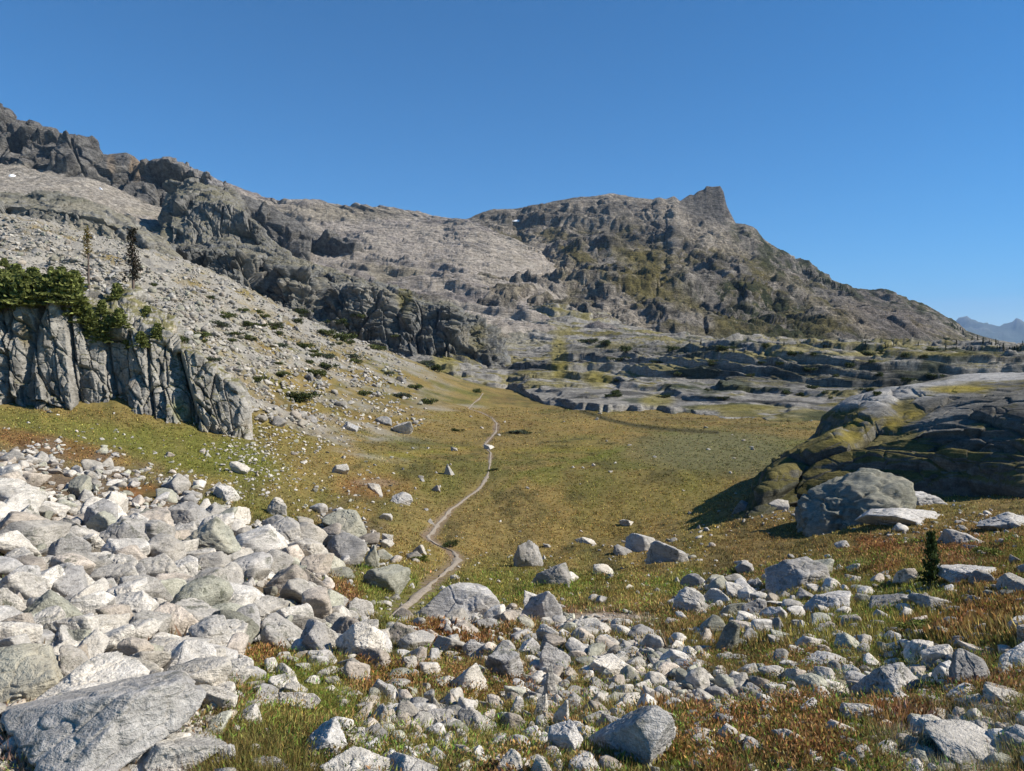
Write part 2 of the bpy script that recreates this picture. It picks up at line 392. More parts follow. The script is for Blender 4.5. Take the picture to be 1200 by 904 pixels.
def fract(V, sc, seed, asp=(1, 1, 1)):
    f1, f2, idv = worley(V/(np.array(asp)*sc)+.35*fbm(V/sc*1.3, 3, seed=seed+1)[:, None], seed)
    return (idv-.5)-sm(.16, 0, f2-f1)*.6
def cmix(C, col, w):
    w = np.clip(w, 0, 1)[:, None]; return C*(1-w)+np.asarray(col)*w
ROCKG = np.array((.26, .245, .225)); ROCKW = np.array((.33, .30, .265)); ROCKD = np.array((.15, .145, .14)); TALUS = np.array((.37, .335, .285)); ALP = np.array((.135, .12, .045)); BUSH = np.array((.03, .04, .017))

# --- M1: main peak
SKY1 = [(380, 330), (430, 310), (480, 290), (520, 272), (545, 260), (562, 252), (580, 248), (605, 247), (625, 242), (640, 240), (660, 236), (680, 232), (700, 231), (715, 228), (735, 231), (750, 233), (765, 235), (772, 232), (780, 235), (790, 231), (797, 236), (804, 231), (809, 228), (813, 229), (817, 225), (821, 223), (825, 222), (828, 218), (835, 219), (844, 218), (848, 225), (851, 240), (856, 250), (862, 262), (872, 264), (885, 270), (893, 279), (905, 288), (918, 294), (930, 303), (942, 314), (960, 322), (975, 330), (1000, 340), (1030, 347), (1060, 352), (1080, 359), (1100, 366), (1115, 376), (1130, 387), (1150, 394), (1170, 399), (1200, 405), (1260, 413), (1400, 425), (1700, 450)]
def m1rows():
    sx = np.array([s[0] for s in SKY1], float); sy = np.array([s[1] for s in SKY1], float)
    base = np.interp(sx, [380, 600, 800, 1000, 1200, 1700], [430, 415, 410, 408, 412, 460])
    Dt = np.interp(sx, [380, 600, 840, 1000, 1200, 1700], [1150, 1350, 1400, 1350, 1250, 1300])
    Db = np.interp(sx, [380, 600, 840, 1000, 1200, 1700], [520, 500, 480, 560, 800, 900])
    out = []
    ss = np.where((sx > 797) & (sx < 872), np.interp(sx, [797, 872], [238, 268]), sy)
    for dv, hv in ((-.15, -.3), (0, 0), (.22, .27), (.45, .50), (.68, .68), (.8, .76), (.93, .88), (.975, .95), (1, 1)):
        out.append([(x, b+(s-b)*hv, d0+(d1-d0)*dv) for x, b, s, d0, d1 in zip(sx, base, sy if hv > .95 else ss, Db, Dt)])
    out.append([(x, s+6, d1*1.02) for x, s, d1 in zip(sx, sy, Dt)]); out.append([(x, s+60, d1*1.25) for x, s, d1 in zip(sx, sy, Dt)])
    return out
def m1disp(V, N, u, q):
    edge = sm(.925, .72, q)*.88+.12; hi = np.minimum(1, edge)
    r = fbm(V/(190, 300, 150), 5, .5, seed=101, ridge=True)
    dg = V[:, 0]*.75+V[:, 2]*.65; ac = V[:, 2]*.75-V[:, 0]*.65
    g = fbm(np.stack([ac/26, dg/150, V[:, 1]/300], -1), 5, .6, seed=121, ridge=True)*sm(720, 640, u)+fbm(np.stack([(V[:, 0]+V[:, 2]*.5)/30, V[:, 2]/160, V[:, 1]/300], -1), 5, .6, seed=125, ridge=True)*sm(640, 760, u)
    h = fbm(V/(12, 20, 7), 5, .7, seed=131, ridge=True); k = fbm(V/(40, 50, 22), 4, .6, seed=135, ridge=True)
    FA = facets(V, 46, 137, (1.6, 1.6, .8)); FB = facets(V, 16, 138, (1.5, 1.5, .7))
    D = N*((r*17+g*5+k*3+FA*10+FB*5)*edge*sm(0, .1, q)+h*2.6*(.35+.65*edge))[:, None]
    D[:, 2] += (terrace(V, 42, .62, .38, .10, 0, 300, 170, .5)+terrace(V, 11, .35, .3, .14, 0, 90, 175))*hi*sm(.02, .14, q)
    rel = np.interp(u, [s_[0] for s_ in SKY1], [np.clip((412-s_[1])/105, .1, 1) for s_ in SKY1]); horn = 1-.75*sm(785, 800, u)*sm(880, 862, u)*sm(.75, .86, q)
    return D*(rel*horn)[:, None]
def m1col(V, N, px, py, q):
    a = fbm(V/60, 5, .6, seed=141); b = fbm(V/18, 4, .6, seed=151); s = strata(V, 160, 13, .12, 0, seed=110, warp=2.5)
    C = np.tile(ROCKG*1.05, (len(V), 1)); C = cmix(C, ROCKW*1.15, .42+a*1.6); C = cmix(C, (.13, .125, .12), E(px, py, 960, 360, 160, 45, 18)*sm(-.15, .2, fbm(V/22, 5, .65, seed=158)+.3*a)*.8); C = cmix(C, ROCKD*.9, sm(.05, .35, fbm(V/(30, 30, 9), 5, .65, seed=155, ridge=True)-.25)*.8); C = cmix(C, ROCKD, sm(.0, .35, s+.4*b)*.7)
    up = N[:, 2]
    C = cmix(C, ALP*.85, (E(px, py, 850, 340, 330, 65, 10)*sm(-.2, .3, a+.7*b)*.8+.12)*sm(.2, .5, up))
    for e, w in (((735, 290, 28, 16, 30), .9), ((770, 330, 40, 34, 40), .9), ((700, 318, 36, 8, 25), .6), ((800, 355, 30, 10, 20), .8), ((900, 318, 40, 10, 25), .6), ((940, 390, 30, 8), .7)):
        C = cmix(C, np.array((.145, .128, .05)), E(px, py, *e)*w*np.clip(.75+b*1.4, 0, 1))
    C = cmix(C, BUSH, E(px, py, 880, 355, 75, 24, 15)*sm(-.05, .12, fbm(V/8, 4, .7, seed=157)+.5*a)*.95)
    C = cmix(C, BUSH, E(px, py, 900, 385, 60, 12, 8)*sm(-.05, .12, fbm(V/8, 4, .7, seed=157))*.8)
    C = cmix(C, BUSH*1.2, E(px, py, 905, 305, 70, 14, 38)*sm(-.1, .15, b)*.7); C = cmix(C, BUSH*1.1, E(px, py, 1000, 400, 150, 10, 2)*sm(-.2, .1, b)*.8)
    for e, w in (((690, 262, 40, 7, 5), .5), ((800, 262, 60, 14, 18), .75), ((650, 300, 10, 46, -55), .7), ((735, 372, 14, 50, -50), .55), ((765, 240, 40, 8), .5), ((950, 350, 50, 5, 35), .4), ((1010, 378, 12, 26, -35), .5), ((850, 290, 40, 7, 15), .6), ((620, 320, 60, 22, 20), .5)):
        C = cmix(C, TALUS, E(px, py, *e)*w*np.clip(.8+b, 0, 1))
    C = cmix(C, (.2, .17, .155), E(px, py, 1040, 370, 60, 26, 20)*.4)
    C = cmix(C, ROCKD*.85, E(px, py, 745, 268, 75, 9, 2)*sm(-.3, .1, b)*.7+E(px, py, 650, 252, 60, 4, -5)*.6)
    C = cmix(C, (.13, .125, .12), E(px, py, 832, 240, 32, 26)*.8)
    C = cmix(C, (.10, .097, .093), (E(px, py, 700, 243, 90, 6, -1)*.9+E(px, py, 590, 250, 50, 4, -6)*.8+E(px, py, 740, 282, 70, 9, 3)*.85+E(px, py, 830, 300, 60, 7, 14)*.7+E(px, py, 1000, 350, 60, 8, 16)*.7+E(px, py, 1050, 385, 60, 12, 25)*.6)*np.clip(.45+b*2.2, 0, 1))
    C = cmix(C, BUSH*1.1, sm(14, 5, py-np.interp(px, [s_[0] for s_ in SKY1], [s_[1] for s_ in SKY1]))*sm(870, 900, px)*np.clip(.5+2*b, 0, 1)*.85)
    return C*np.array((.92, .885, .85))
M_mtn = mat_terrain('mountain_rock', .14, .16, 1.3, 5.5, (.12, 0, 0))
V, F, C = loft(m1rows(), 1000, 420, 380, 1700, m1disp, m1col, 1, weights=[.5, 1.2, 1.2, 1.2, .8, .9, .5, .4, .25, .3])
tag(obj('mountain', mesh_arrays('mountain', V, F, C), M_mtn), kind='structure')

# --- M0: broad slabby shoulder
SKY0 = [(150, 250), (250, 222), (280, 230), (300, 238), (318, 243), (335, 244), (360, 243), (400, 247), (440, 246), (465, 248), (490, 250), (520, 257), (535, 259), (548, 262), (575, 272), (600, 283), (630, 300), (655, 322), (690, 352), (720, 385), (745, 405), (790, 425), (850, 445)]
def m0rows():
    sx = np.array([s[0] for s in SKY0], float); sy = np.array([s[1] for s in SKY0], float)
    base = np.interp(sx, [150, 400, 600, 750, 850], [400, 415, 428, 432, 440]); Dt = np.interp(sx, [150, 500, 600, 750, 850], [950, 1000, 900, 760, 720]); Db = np.interp(sx, [150, 850], [330, 400])
    out = [[(x, b+50, d*.95) for x, b, d in zip(sx, base, Db)]]
    for dv, hv in ((0, 0), (.25, .3), (.5, .56), (.75, .78), (.95, .95), (1, 1)):
        out.append([(x, b+(s-b)*hv, d0+(d1-d0)*dv) for x, b, s, d0, d1 in zip(sx, base, sy, Db, Dt)])
    out.append([(x, s+15, d1*1.15) for x, s, d1 in zip(sx, sy, Dt)])
    return out
def m0disp(V, N, u, q):
    e = sm(.97, .75, q)*.85+.15
    s = strata(V, 150, 5, .20, .10, seed=210, warp=3.); r = fbm(V/(150, 200, 90), 5, .5, seed=201); h = fbm(V/(16, 16, 4), 5, .7, seed=231, ridge=True)
    g = fbm(np.stack([(V[:, 0]*.8+V[:, 2])/90, (V[:, 1]-V[:, 0]*.4)/26, V[:, 2]/40], -1), 4, .6, seed=241, ridge=True)
    D = N*((r*12+sharp(s, 2.5)*2.6+g*3.5+h*1.2+facets(V+V[:, [0]]*(0, 0, .2), 22, 262, (2.2, 1, .5))*2.)*e)[:, None]; D[:, 2] += (terrace(V, 13, .8, .2, .22, 0, 220, 270)+terrace(V, 4.5, .75, .25, .2, 0, 90, 280))*e*sm(.05, .2, q); return D
def m0col(V, N, px, py, q):
    a = fbm(V/50, 5, .6, seed=251); b = fbm(V/12, 4, .6, seed=261); s = strata(V, 130, 8, .18, .10, seed=210, warp=3.)
    C = np.tile(ROCKW*.98, (len(V), 1)); C = cmix(C, TALUS, .35+a); C = cmix(C, (.20, .18, .185), sm(.0, .4, s+.4*b)*.7)
    C = cmix(C, ROCKD, sm(.15, .45, b+.5*s)*.5)
    C = cmix(C, ALP, E(px, py, 450, 330, 120, 30)*.35*sm(-.1, .3, a)+E(px, py, 360, 250, 120, 10)*.3)
    C = cmix(C, TALUS*1.08, (E(px, py, 345, 275, 30, 30, 20)*.8+E(px, py, 610, 320, 70, 26, 25)*.7+E(px, py, 600, 390, 60, 40)*.65)*np.clip(.7+b, 0, 1))
    C = cmix(C, ALP*1.1, E(px, py, 570, 400, 30, 12)*.5)
    return C*np.array((1.04, 1.02, 1.01))
M_shoulder = mat_terrain('slab_rock', .22, .32, .85, 3., (.17, .1, 0))
V, F, C = loft(m0rows(), 820, 380, 150, 850, m0disp, m0col, 2)
tag(obj('mountain', mesh_arrays('mountain_shoulder', V, F, C), M_shoulder), kind='structure')

# --- M2: craggy range on the left
SKY2 = [(-700, 60), (-400, 90), (-150, 95), (-40, 110), (-10, 122), (0, 124), (8, 127), (14, 134), (18, 138), (30, 140), (38, 142), (42, 150), (48, 154), (60, 153), (75, 155), (88, 157), (100, 161), (112, 169), (120, 181), (130, 180), (148, 178), (158, 183), (166, 190), (178, 188), (190, 187), (200, 191), (210, 193), (225, 198), (240, 202), (250, 208), (258, 214), (268, 219), (280, 226), (292, 230), (305, 236), (318, 244), (345, 258), (380, 278), (430, 300)]
def m2rows():
    sx = np.array([s[0] for s in SKY2], float); sy = np.array([s[1] for s in SKY2], float)
    foot = np.interp(sx, [-700, 0, 100, 200, 300, 430], [150, 196, 212, 252, 290, 330]); base = np.interp(sx, [-700, 0, 430], [330, 330, 380])
    out = [[(x, b, 320) for x, b in zip(sx, base)], [(x, f+.55*(b-f), 430) for x, b, f in zip(sx, base, foot)], [(x, f+.2*(b-f), 590) for x, b, f in zip(sx, base, foot)],
           [(x, f, 690) for x, f in zip(sx, foot)], [(x, f+(s-f)*.5, 715) for x, f, s in zip(sx, foot, sy)], [(x, f+(s-f)*.85, 735) for x, f, s in zip(sx, foot, sy)], [(x, s, 770) for x, s in zip(sx, sy)], [(x, s+12, 900) for x, s in zip(sx, sy)]]
    return out
def m2disp(V, N, u, q):
    e = sm(.93, .78, q)*.88+.12; top = sm(.42, .52, q)
    c = fbm(V/(26, 26, 130), 5, .55, seed=301, ridge=True); s = strata(V, 90, 9, -.05, 0, seed=310, warp=2.)
    FA = facets(V, 36, 305, (1, 1, 4.5)); FB = facets(V, 13, 306, (1, 1, 2.5))
    h = fbm(V/9, 4, .65, seed=331); g = fbm(V/(70, 120, 90), 4, .5, seed=341, ridge=True)
    d = top*(c*3+sharp(s, 2.)*3+h*1.6+FA*26+FB*9)+(1-top)*(g*7+h*1.6+c*2.)
    return N*(d*e)[:, None]
def m2col(V, N, px, py, q):
    a = fbm(V/40, 5, .6, seed=351); b = fbm(V/10, 4, .6, seed=361); top = sm(.40, .48, q+.10*a)
    t = np.tile(TALUS*.95, (len(V), 1)); t = cmix(t, (.27, .24, .20), .5+1.2*b); t = cmix(t, ALP*1.2, sm(.0, .4, a)*.55*sm(235, 270, py+0*px)+E(px, py, 180, 290, 60, 12)*.5)
    r = np.tile(np.array((.16, .155, .15)), (len(V), 1)); r = cmix(r, (.25, .235, .21), .3+a); r = cmix(r, ROCKD*.7, sm(.05, .4, b)*.6)
    r = cmix(r, (.32, .24, .16), E(px, py, 160, 195, 8, 18)*.7+E(px, py, 130, 192, 5, 14)*.5); r = cmix(r, (.36, .34, .33), E(px, py, 240, 205, 60, 7, 20)*.6)
    r = r*.85; t = t*1.08; C = t*(1-top[:, None])+r*top[:, None]
    # craggy spur that runs down towards the right
    sp = E(px, py, 255, 262, 55, 36, 25); C = cmix(C, (.19, .185, .17), sp*.9*np.clip(.8+b, 0, 1)); C = cmix(C, ALP, sp*sm(.1, .4, a)*.5)
    return C
M_crag = mat_terrain('crag_rock', .25, .14, 1.25, 3.)
V, F, C = loft(m2rows(), 820, 380, -700, 430, m2disp, m2col, 2.5, weights=[.8, 1, .8, 1.3, 1, .8, .3])
tag(obj('mountain', mesh_arrays('mountain_range', V, F, C), M_crag), kind='structure')

# --- M2b: dark craggy spur in front of the talus
def hill(name, rows, nu, nv, x0, x1, amp, vs, seed, mat, cfun, weights=None, blurv=1.5, horiz=0.):
    def disp(V, N, u, q):
        top = np.clip(N[:, 2]*1.0, 0, 1); st = 1-sm(.55, .85, top)
        b = fbm(V/(vs*2.4), 5, .55, seed=seed+3); sl = V+np.stack([V[:, 2]*.18, 0*b, V[:, 0]*.25], -1)
        F1 = facets(sl, vs*1.7, seed+11, (1, 1, 6)); F2 = facets(sl, vs*.7, seed+12, (1, 1, 3.4)); F3 = facets(sl, vs*.28, seed+13, (1, 1, 2.4))
        s = strata(V, vs*7, vs*.45, .15, .05, seed=seed+20, warp=2.)
        d = (.35+.65*st)*(F1*2.4+F2*1.15+F3*.45)+st*horiz*sharp(s, 2.5)+b*.5+fbm(V/(vs*.35), 4, .65, seed=seed+31)*.22+(1-st)*horiz*.5*s
        edge = np.minimum(sm(x0, x0+(x1-x0)*.03, u), sm(x1, x1-(x1-x0)*.03, u))
        return N*(d*amp*edge)[:, None]
    V, F, C = loft(rows, nu, nv, x0, x1, disp, cfun, blurv, weights=weights)
    return mesh_arrays(name, V, F, C)
def crag_col(seed, sc, rock=(.2, .195, .18), dark=.55, grass=1., gcol=ALP, blobs=()):
    def f(V, N, px, py, q):
        a = fbm(V/(sc*3), 5, .6, seed=seed); b = fbm(V/(sc*.8), 4, .6, seed=seed+7); v = fbm(V/(sc*.5, sc*.5, sc*4), 4, .6, seed=seed+13)
        C = np.tile(np.array(rock), (len(V), 1)); C = cmix(C, np.array(rock)*1.5, .35+a); C = cmix(C, np.array(rock)*(1-dark), sm(.0, .4, v+.3*b)*.7)
        C = cmix(C, np.array(rock)*(1.5, 1.3, 1.0), sm(.15, .45, a-.5*v)*.5)
        if grass: C = cmix(C, gcol, sm(.45, .8, N[:, 2]+.35*a+.2*b)*grass)
        for e, col, w in blobs: C = cmix(C, col, E(px, py, *e)*w*np.clip(.75+1.3*b, 0, 1))
        return C
    return f
M_cliffm = mat_terrain('cliff_rock', .6, .15, .7, .6)
rows = [[(188, 310, 470), (230, 330, 470), (310, 305, 480), (345, 330, 480)], [(188, 275, 500), (200, 262, 490), (235, 285, 480), (290, 296, 490), (312, 286, 492), (345, 310, 492)],
        [(188, 268, 540), (200, 238, 525), (215, 232, 515), (245, 238, 505), (275, 243, 505), (300, 262, 500), (318, 284, 500), (345, 305, 500)], [(188, 262, 600), (196, 228, 590), (205, 213, 580), (230, 210, 560), (265, 222, 560), (290, 246, 540), (310, 274, 530), (345, 303, 530)],
        [(188, 290, 650), (345, 330, 600)]]
tag(obj('hill', hill('crag_spur', rows, 320, 220, 189, 343, 3.6, 11, 401, M_cliffm, crag_col(411, 12, (.165, .16, .148), grass=.45, gcol=ALP*1.1), [.4, 1, .8, .5]), M_cliffm), kind='structure')
# --- M3a: grassy topped bluff, left
rows = [[(-500, 262, 262), (0, 285, 250), (100, 300, 250), (180, 315, 250), (215, 330, 252)], [(-500, 240, 265), (-20, 252, 258), (60, 262, 255), (120, 280, 255), (175, 296, 255), (215, 310, 256)],
        [(-500, 205, 268), (0, 238, 262), (40, 243, 262), (75, 246, 260), (120, 254, 262), (150, 268, 262), (185, 285, 262), (215, 305, 260)],
        [(-500, 180, 300), (-100, 215, 295), (0, 228, 290), (50, 225, 290), (90, 229, 288), (120, 238, 290), (150, 254, 290), (185, 280, 280), (215, 302, 270)], [(-500, 230, 350), (0, 250, 340), (215, 320, 320)]]
tag(obj('hill', hill('bluff', rows, 560, 220, -500, 214, 2.2, 6.5, 431, M_cliffm, crag_col(441, 8, (.2, .195, .18), grass=.9, gcol=np.array((.21, .195, .145)), blobs=(((100, 240, 40, 8), (.26, .24, .19), .7), ((60, 232, 50, 5, 5), BUSH, .4))), [.4, 1.1, .8, .5]), M_cliffm), kind='structure')
# --- M3b: dark cliffs, centre left
rows = [[(175, 330, 215), (260, 360, 215), (330, 375, 212), (400, 400, 210), (480, 412, 208), (560, 430, 208), (600, 440, 215)], [(175, 300, 222), (230, 325, 220), (290, 352, 218), (340, 372, 216), (400, 390, 214), (440, 396, 214), (500, 398, 213), (560, 410, 214), (600, 430, 222)],
        [(175, 292, 226), (220, 296, 226), (285, 300, 226), (300, 322, 228), (312, 334, 230), (322, 320, 224), (345, 318, 221), (365, 330, 224), (380, 352, 230), (392, 340, 224), (420, 336, 220), (455, 348, 223), (468, 368, 230), (482, 354, 224), (530, 366, 221), (548, 388, 228), (565, 388, 225), (600, 425, 226)],
        [(175, 284, 245), (220, 285, 250), (260, 283, 255), (310, 290, 250), (350, 306, 245), (400, 320, 245), (440, 330, 245), (480, 343, 245), (530, 358, 240), (565, 374, 238), (600, 420, 236)], [(175, 310, 300), (300, 315, 310), (400, 340, 310), (500, 370, 300), (600, 430, 270)]]
rows = [[(a, b+(35 if k < 1 else 0), d*1.3) for a, b, d in r] for k, r in enumerate(rows)]
tag(obj('hill', hill('cliff_band', rows, 640, 280, 176, 599, 3.0, 7.5, 461, M_cliffm, crag_col(471, 7, (.15, .15, .145), dark=.65, grass=.4, gcol=np.array((.15, .13, .05)), blobs=(((430, 350, 50, 14, 20), (.30, .28, .25), .5), ((300, 350, 8, 16), (.13, .10, .03), .8), ((475, 350, 8, 20), (.17, .15, .04), .8), ((560, 395, 10, 16), (.15, .13, .05), .7))), [.4, 1.2, .9, .4], horiz=.7), M_cliffm), kind='structure')

# --- rock benches beyond the meadow
def benches():
    x = np.array([440, 480, 530, 600, 650, 700, 760, 800, 860, 930, 1000, 1100, 1200, 1400, 1700], float)
    f = np.array([442, 450, 460, 458, 478, 488, 480, 488, 492, 498, 506, 500, 495, 490, 480], float)
    xs = np.linspace(440, 1700, 260); f = np.interp(xs, x, f)+fbm(np.stack([xs/26, 0*xs, 0*xs], -1), 4, .6, seed=505)*7; x = xs
    D0 = 12*FP/(f-410); rows = []
    rows.append([(a, b+14, d*.985) for a, b, d in zip(x, f, D0)])
    rows.append([(a, b-3, d*1.04) for a, b, d in zip(x, f, D0)])
    def row(ys, ds): return [(a, b, d) for a, b, d in zip(x, np.interp(x, *zip(*ys)), np.interp(x, *zip(*ds)))]
    rows.append(row([(440, 436), (600, 440), (700, 458), (860, 468), (1000, 470), (1700, 465)], [(440, 235), (600, 262), (700, 200), (860, 172), (1000, 160), (1700, 170)]))
    rows.append(row([(440, 428), (600, 428), (700, 446), (860, 456), (1000, 461), (1700, 455)], [(440, 262), (600, 290), (700, 240), (860, 210), (1000, 200), (1700, 205)]))
    rows.append(row([(440, 418), (600, 418), (700, 432), (800, 436), (880, 428), (1000, 424), (1700, 420)], [(440, 300), (600, 320), (700, 275), (800, 240), (880, 222), (1000, 214), (1700, 220)]))
    rows.append(row([(440, 405), (600, 405), (700, 415), (800, 418), (900, 415), (1000, 415), (1700, 412)], [(440, 360), (600, 370), (700, 340), (800, 310), (1000, 280), (1700, 300)]))
    rows.append(row([(440, 395), (600, 385), (650, 378), (700, 384), (800, 396), (900, 407), (1000, 412), (1200, 412), (1700, 412)], [(440, 450), (700, 450), (1000, 420), (1700, 420)]))
    rows.append(row([(440, 385), (600, 372), (650, 362), (700, 368), (800, 385), (900, 399), (1000, 408), (1200, 413), (1700, 415)], [(440, 540), (700, 540), (1000, 600), (1700, 640)]))
    rows.append(row([(440, 420), (1700, 425)], [(440, 620), (1700, 800)]))
    return rows
def bdisp(V, N, u, q):
    sc = np.clip(V[:, 1]/200, .6, 1.5)*(1-.35*sm(900, 1100, u)*sm(300, 420, V[:, 1]))
    s = strata(V, 34, 1.9, .10, .05, seed=510, warp=2.6); s2 = strata(V, 70, 5.5, .06, .03, seed=515, warp=2.)
    r = fbm(V/(30, 22, 20), 4, .5, seed=501); h = fbm(V/(6, 4, 2.0), 4, .6, seed=531); pock = fbm(V/(60, 40, 40), 3, .5, seed=541)
    d = (r*2.0+sharp(s, 3.)*.8+sharp(s2, 3)*1.8+h*.35)*sc; edge = sm(0, .06, q)
    up = np.zeros_like(V); edge = edge*sm(440, 500, u); k = d*edge*.6; up[:, 2] = k*.75+edge*(.35+.65*sm(.05, .4, q))*sc*(terrace(V, 2.5, 1.05, .10, .05, .0, 80, 580)+terrace(V, .95, .8, .2, .06, 0, 36, 590)+facets(V, 3.4, 595, (2.6, 1.2, .5))*.5); up[:, 1] = -k*.65; return up
def bcol(V, N, px, py, q):
    a = fbm(V/(26, 18, 10), 5, .6, seed=551); b = fbm(V/(6, 4, 3), 4, .6, seed=561); s = strata(V, 34, 1.9, .10, .05, seed=510, warp=2.6)
    C = np.tile(np.array((.225, .213, .19)), (len(V), 1)); C = cmix(C, (.36, .34, .305), .25+a+.4*b); C = cmix(C, (.05, .05, .047), sm(.08, .35, -s+.3*b)*.8)
    g = sm(-.1, .14, a*.8+.5*b-.02)*sm(.3, .65, N[:, 2]); C = cmix(C, np.array((.17, .145, .04)), g*.8)
    C = cmix(C, BUSH*1.1, sm(.15, .35, fbm(V/(14, 14, 7), 4, .6, seed=571))*sm(640, 760, px)*.75)
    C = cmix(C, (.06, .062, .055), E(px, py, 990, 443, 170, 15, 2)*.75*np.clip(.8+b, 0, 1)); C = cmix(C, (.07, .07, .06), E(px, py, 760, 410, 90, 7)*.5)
    for e in ((655, 420, 10, 30), (700, 445, 14, 10), (520, 425, 14, 16), (770, 470, 20, 7), (870, 478, 60, 4), (1050, 415, 100, 3)):
        C = cmix(C, (.20, .17, .045), E(px, py, *e)*.75)
    C = cmix(C, (.30, .285, .26), (E(px, py, 600, 390, 50, 18)+E(px, py, 570, 370, 40, 12))*.6*np.clip(.8+b, 0, 1))
    return C
M_bench = mat_terrain('ledge_rock', .8, .35, .7, .35, (.08, .05, 0))
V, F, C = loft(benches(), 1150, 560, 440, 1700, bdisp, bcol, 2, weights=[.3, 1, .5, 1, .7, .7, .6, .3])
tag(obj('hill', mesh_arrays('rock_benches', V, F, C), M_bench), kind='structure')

# --- left cliff beside the meadow
rows = [[(-400, 445, 57), (0, 482, 57), (60, 492, 58), (130, 510, 58.5), (200, 528, 59), (250, 530, 60), (300, 530, 61)], [(-400, 430, 58), (0, 465, 58), (60, 476, 59), (130, 500, 59.5), (200, 516, 60), (250, 512, 61), (285, 520, 62), (300, 528, 62)],
        [(-400, 330, 60), (0, 352, 60), (40, 350, 60.5), (60, 345, 61), (130, 372, 62), (170, 396, 62), (200, 398, 62.5), (240, 425, 63), (270, 452, 63), (285, 480, 63), (300, 524, 63)],
        [(-400, 325, 64), (0, 344, 64), (60, 336, 65), (130, 355, 66), (150, 350, 66), (200, 374, 66), (240, 415, 66), (270, 446, 66), (285, 478, 65.5), (300, 524, 65)],
        [(-400, 315, 71), (0, 340, 71), (60, 335, 72), (130, 345, 72), (160, 338, 72), (200, 372, 71), (240, 424, 70), (270, 470, 69), (285, 500, 68), (300, 532, 67)], [(-400, 345, 77), (0, 368, 77), (150, 390, 77), (200, 410, 76), (300, 560, 73)]]
cc = crag_col(611, 2.2, (.275, .262, .235), dark=.5, grass=.85, gcol=np.array((.13, .12, .035)), blobs=(((30, 390, 8, 20), (.13, .10, .04), .7), ((150, 440, 10, 40), (.34, .27, .2), .5), ((215, 490, 12, 22, -20), (.14, .16, .03), .9), ((130, 380, 14, 20), (.12, .12, .04), .7)))
cl = obj('rock_cliff', hill('rock_cliff', rows, 900, 360, -400, 299.5, .74, 2.0, 601, None, cc, [.3, 1.8, .3, .6, .2], 1.5), mat_terrain('lichened_cliff', 1.6, .12, .7, .12))
tag(cl, 'grey cracked vertical cliff topped with firs, above green grass at the left', 'cliff')
# --- right outcrop
rows = [[(845, 600, 22), (880, 600, 23), (930, 600, 26), (1000, 590, 28), (1080, 580, 27), (1200, 565, 26), (1500, 545, 26)],
        [(845, 594, 23), (880, 588, 25), (930, 578, 28), (1000, 560, 29), (1080, 560, 29), (1140, 555, 29), (1200, 545, 28), (1500, 520, 28)],
        [(845, 588, 25), (880, 572, 27), (905, 560, 28), (940, 545, 29.5), (1000, 520, 30.5), (1080, 500, 31), (1200, 498, 30.5), (1500, 480, 30)],
        [(845, 584, 27), (880, 566, 29), (910, 550, 30.5), (940, 530, 32), (1000, 505, 33.5), (1080, 484, 34), (1150, 474, 33), (1200, 468, 32.5), (1500, 450, 32)],
        [(845, 583, 29), (890, 558, 33), (930, 536, 34.5), (960, 516, 35.5), (985, 500, 36), (1040, 482, 36.5), (1080, 472, 36), (1140, 462, 35.5), (1200, 456, 35), (1500, 430, 35)],
        [(845, 582, 30), (893, 556, 34), (932, 533, 36), (958, 509, 37.5), (966, 490, 38.5), (1000, 468, 40), (1040, 454, 41), (1080, 449, 41), (1110, 446, 41), (1135, 448, 41), (1200, 448, 41), (1500, 425, 40)],
        [(845, 582, 32), (893, 558, 38), (932, 536, 42), (958, 515, 46), (966, 494, 48), (1000, 469, 49), (1040, 455, 50), (1080, 449, 51), (1110, 442, 51), (1140, 436, 51), (1200, 433, 51), (1500, 415, 50)],
        [(845, 590, 36), (932, 560, 56), (1000, 500, 64), (1200, 470, 66), (1500, 450, 66)]]
def ocol(V, N, px, py, q):
    a = fbm(V/(4, 4, 2), 5, .6, seed=651); b = fbm(V/.9, 4, .6, seed=661); s = strata(V, 9, .8, .25, 0, seed=655)
    C = np.tile(np.array((.12, .115, .10)), (len(V), 1)); C = cmix(C, (.22, .21, .185), .2+a); C = cmix(C, (.06, .06, .055), sm(0, .4, s)*.7)
    C = cmix(C, (.33, .32, .30), E(px, py, 1060, 460, 110, 12, -10)*.8+E(px, py, 1170, 440, 60, 8)*.9)
    g = sm(.30, .55, N[:, 2]+.3*a+.2*b)*sm(-.12, .12, olay(V-N*.4)+.35*b)*(1-E(px, py, 1040, 462, 90, 9, -10))*(1-E(px, py, 1170, 440, 60, 6))
    C = cmix(C, np.array((.125, .105, .03)), g*.85); C = cmix(C, (.24, .19, .03), E(px, py, 1120, 456, 40, 4)*.8+E(px, py, 1020, 500, 60, 12, -15)*.6*np.clip(.6+b*2, 0, 1))
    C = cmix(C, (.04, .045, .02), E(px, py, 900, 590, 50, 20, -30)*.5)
    return C
def olay(V): return fbm(np.stack([V[:, 0]/13, V[:, 1]/13, (V[:, 2]-V[:, 0]*.16+fbm(V/9, 3, seed=655)*.8)/1.0], -1), 3, .5, seed=656)
def odisp(V, N, u, q):
    tp = sm(.68, .8, q); lay = olay(V); b = fbm(V/6, 4, .5, seed=665)
    F1 = facets(V+V[:, [0]]*(0, 0, -.2), 3.4, 669, (1.6, 1.6, .55), 1.2); F2 = facets(V+V[:, [0]]*(0, 0, -.2), 1.1, 670, (1.5, 1.5, .6))
    d = sharp(lay, 3)*(.6-.5*tp)+b*.4+(1-.9*tp)*(F1*.55+F2*.16)+fbm(V/.5, 3, seed=677)*.04
    return N*(d*sm(845, 900, u))[:, None]
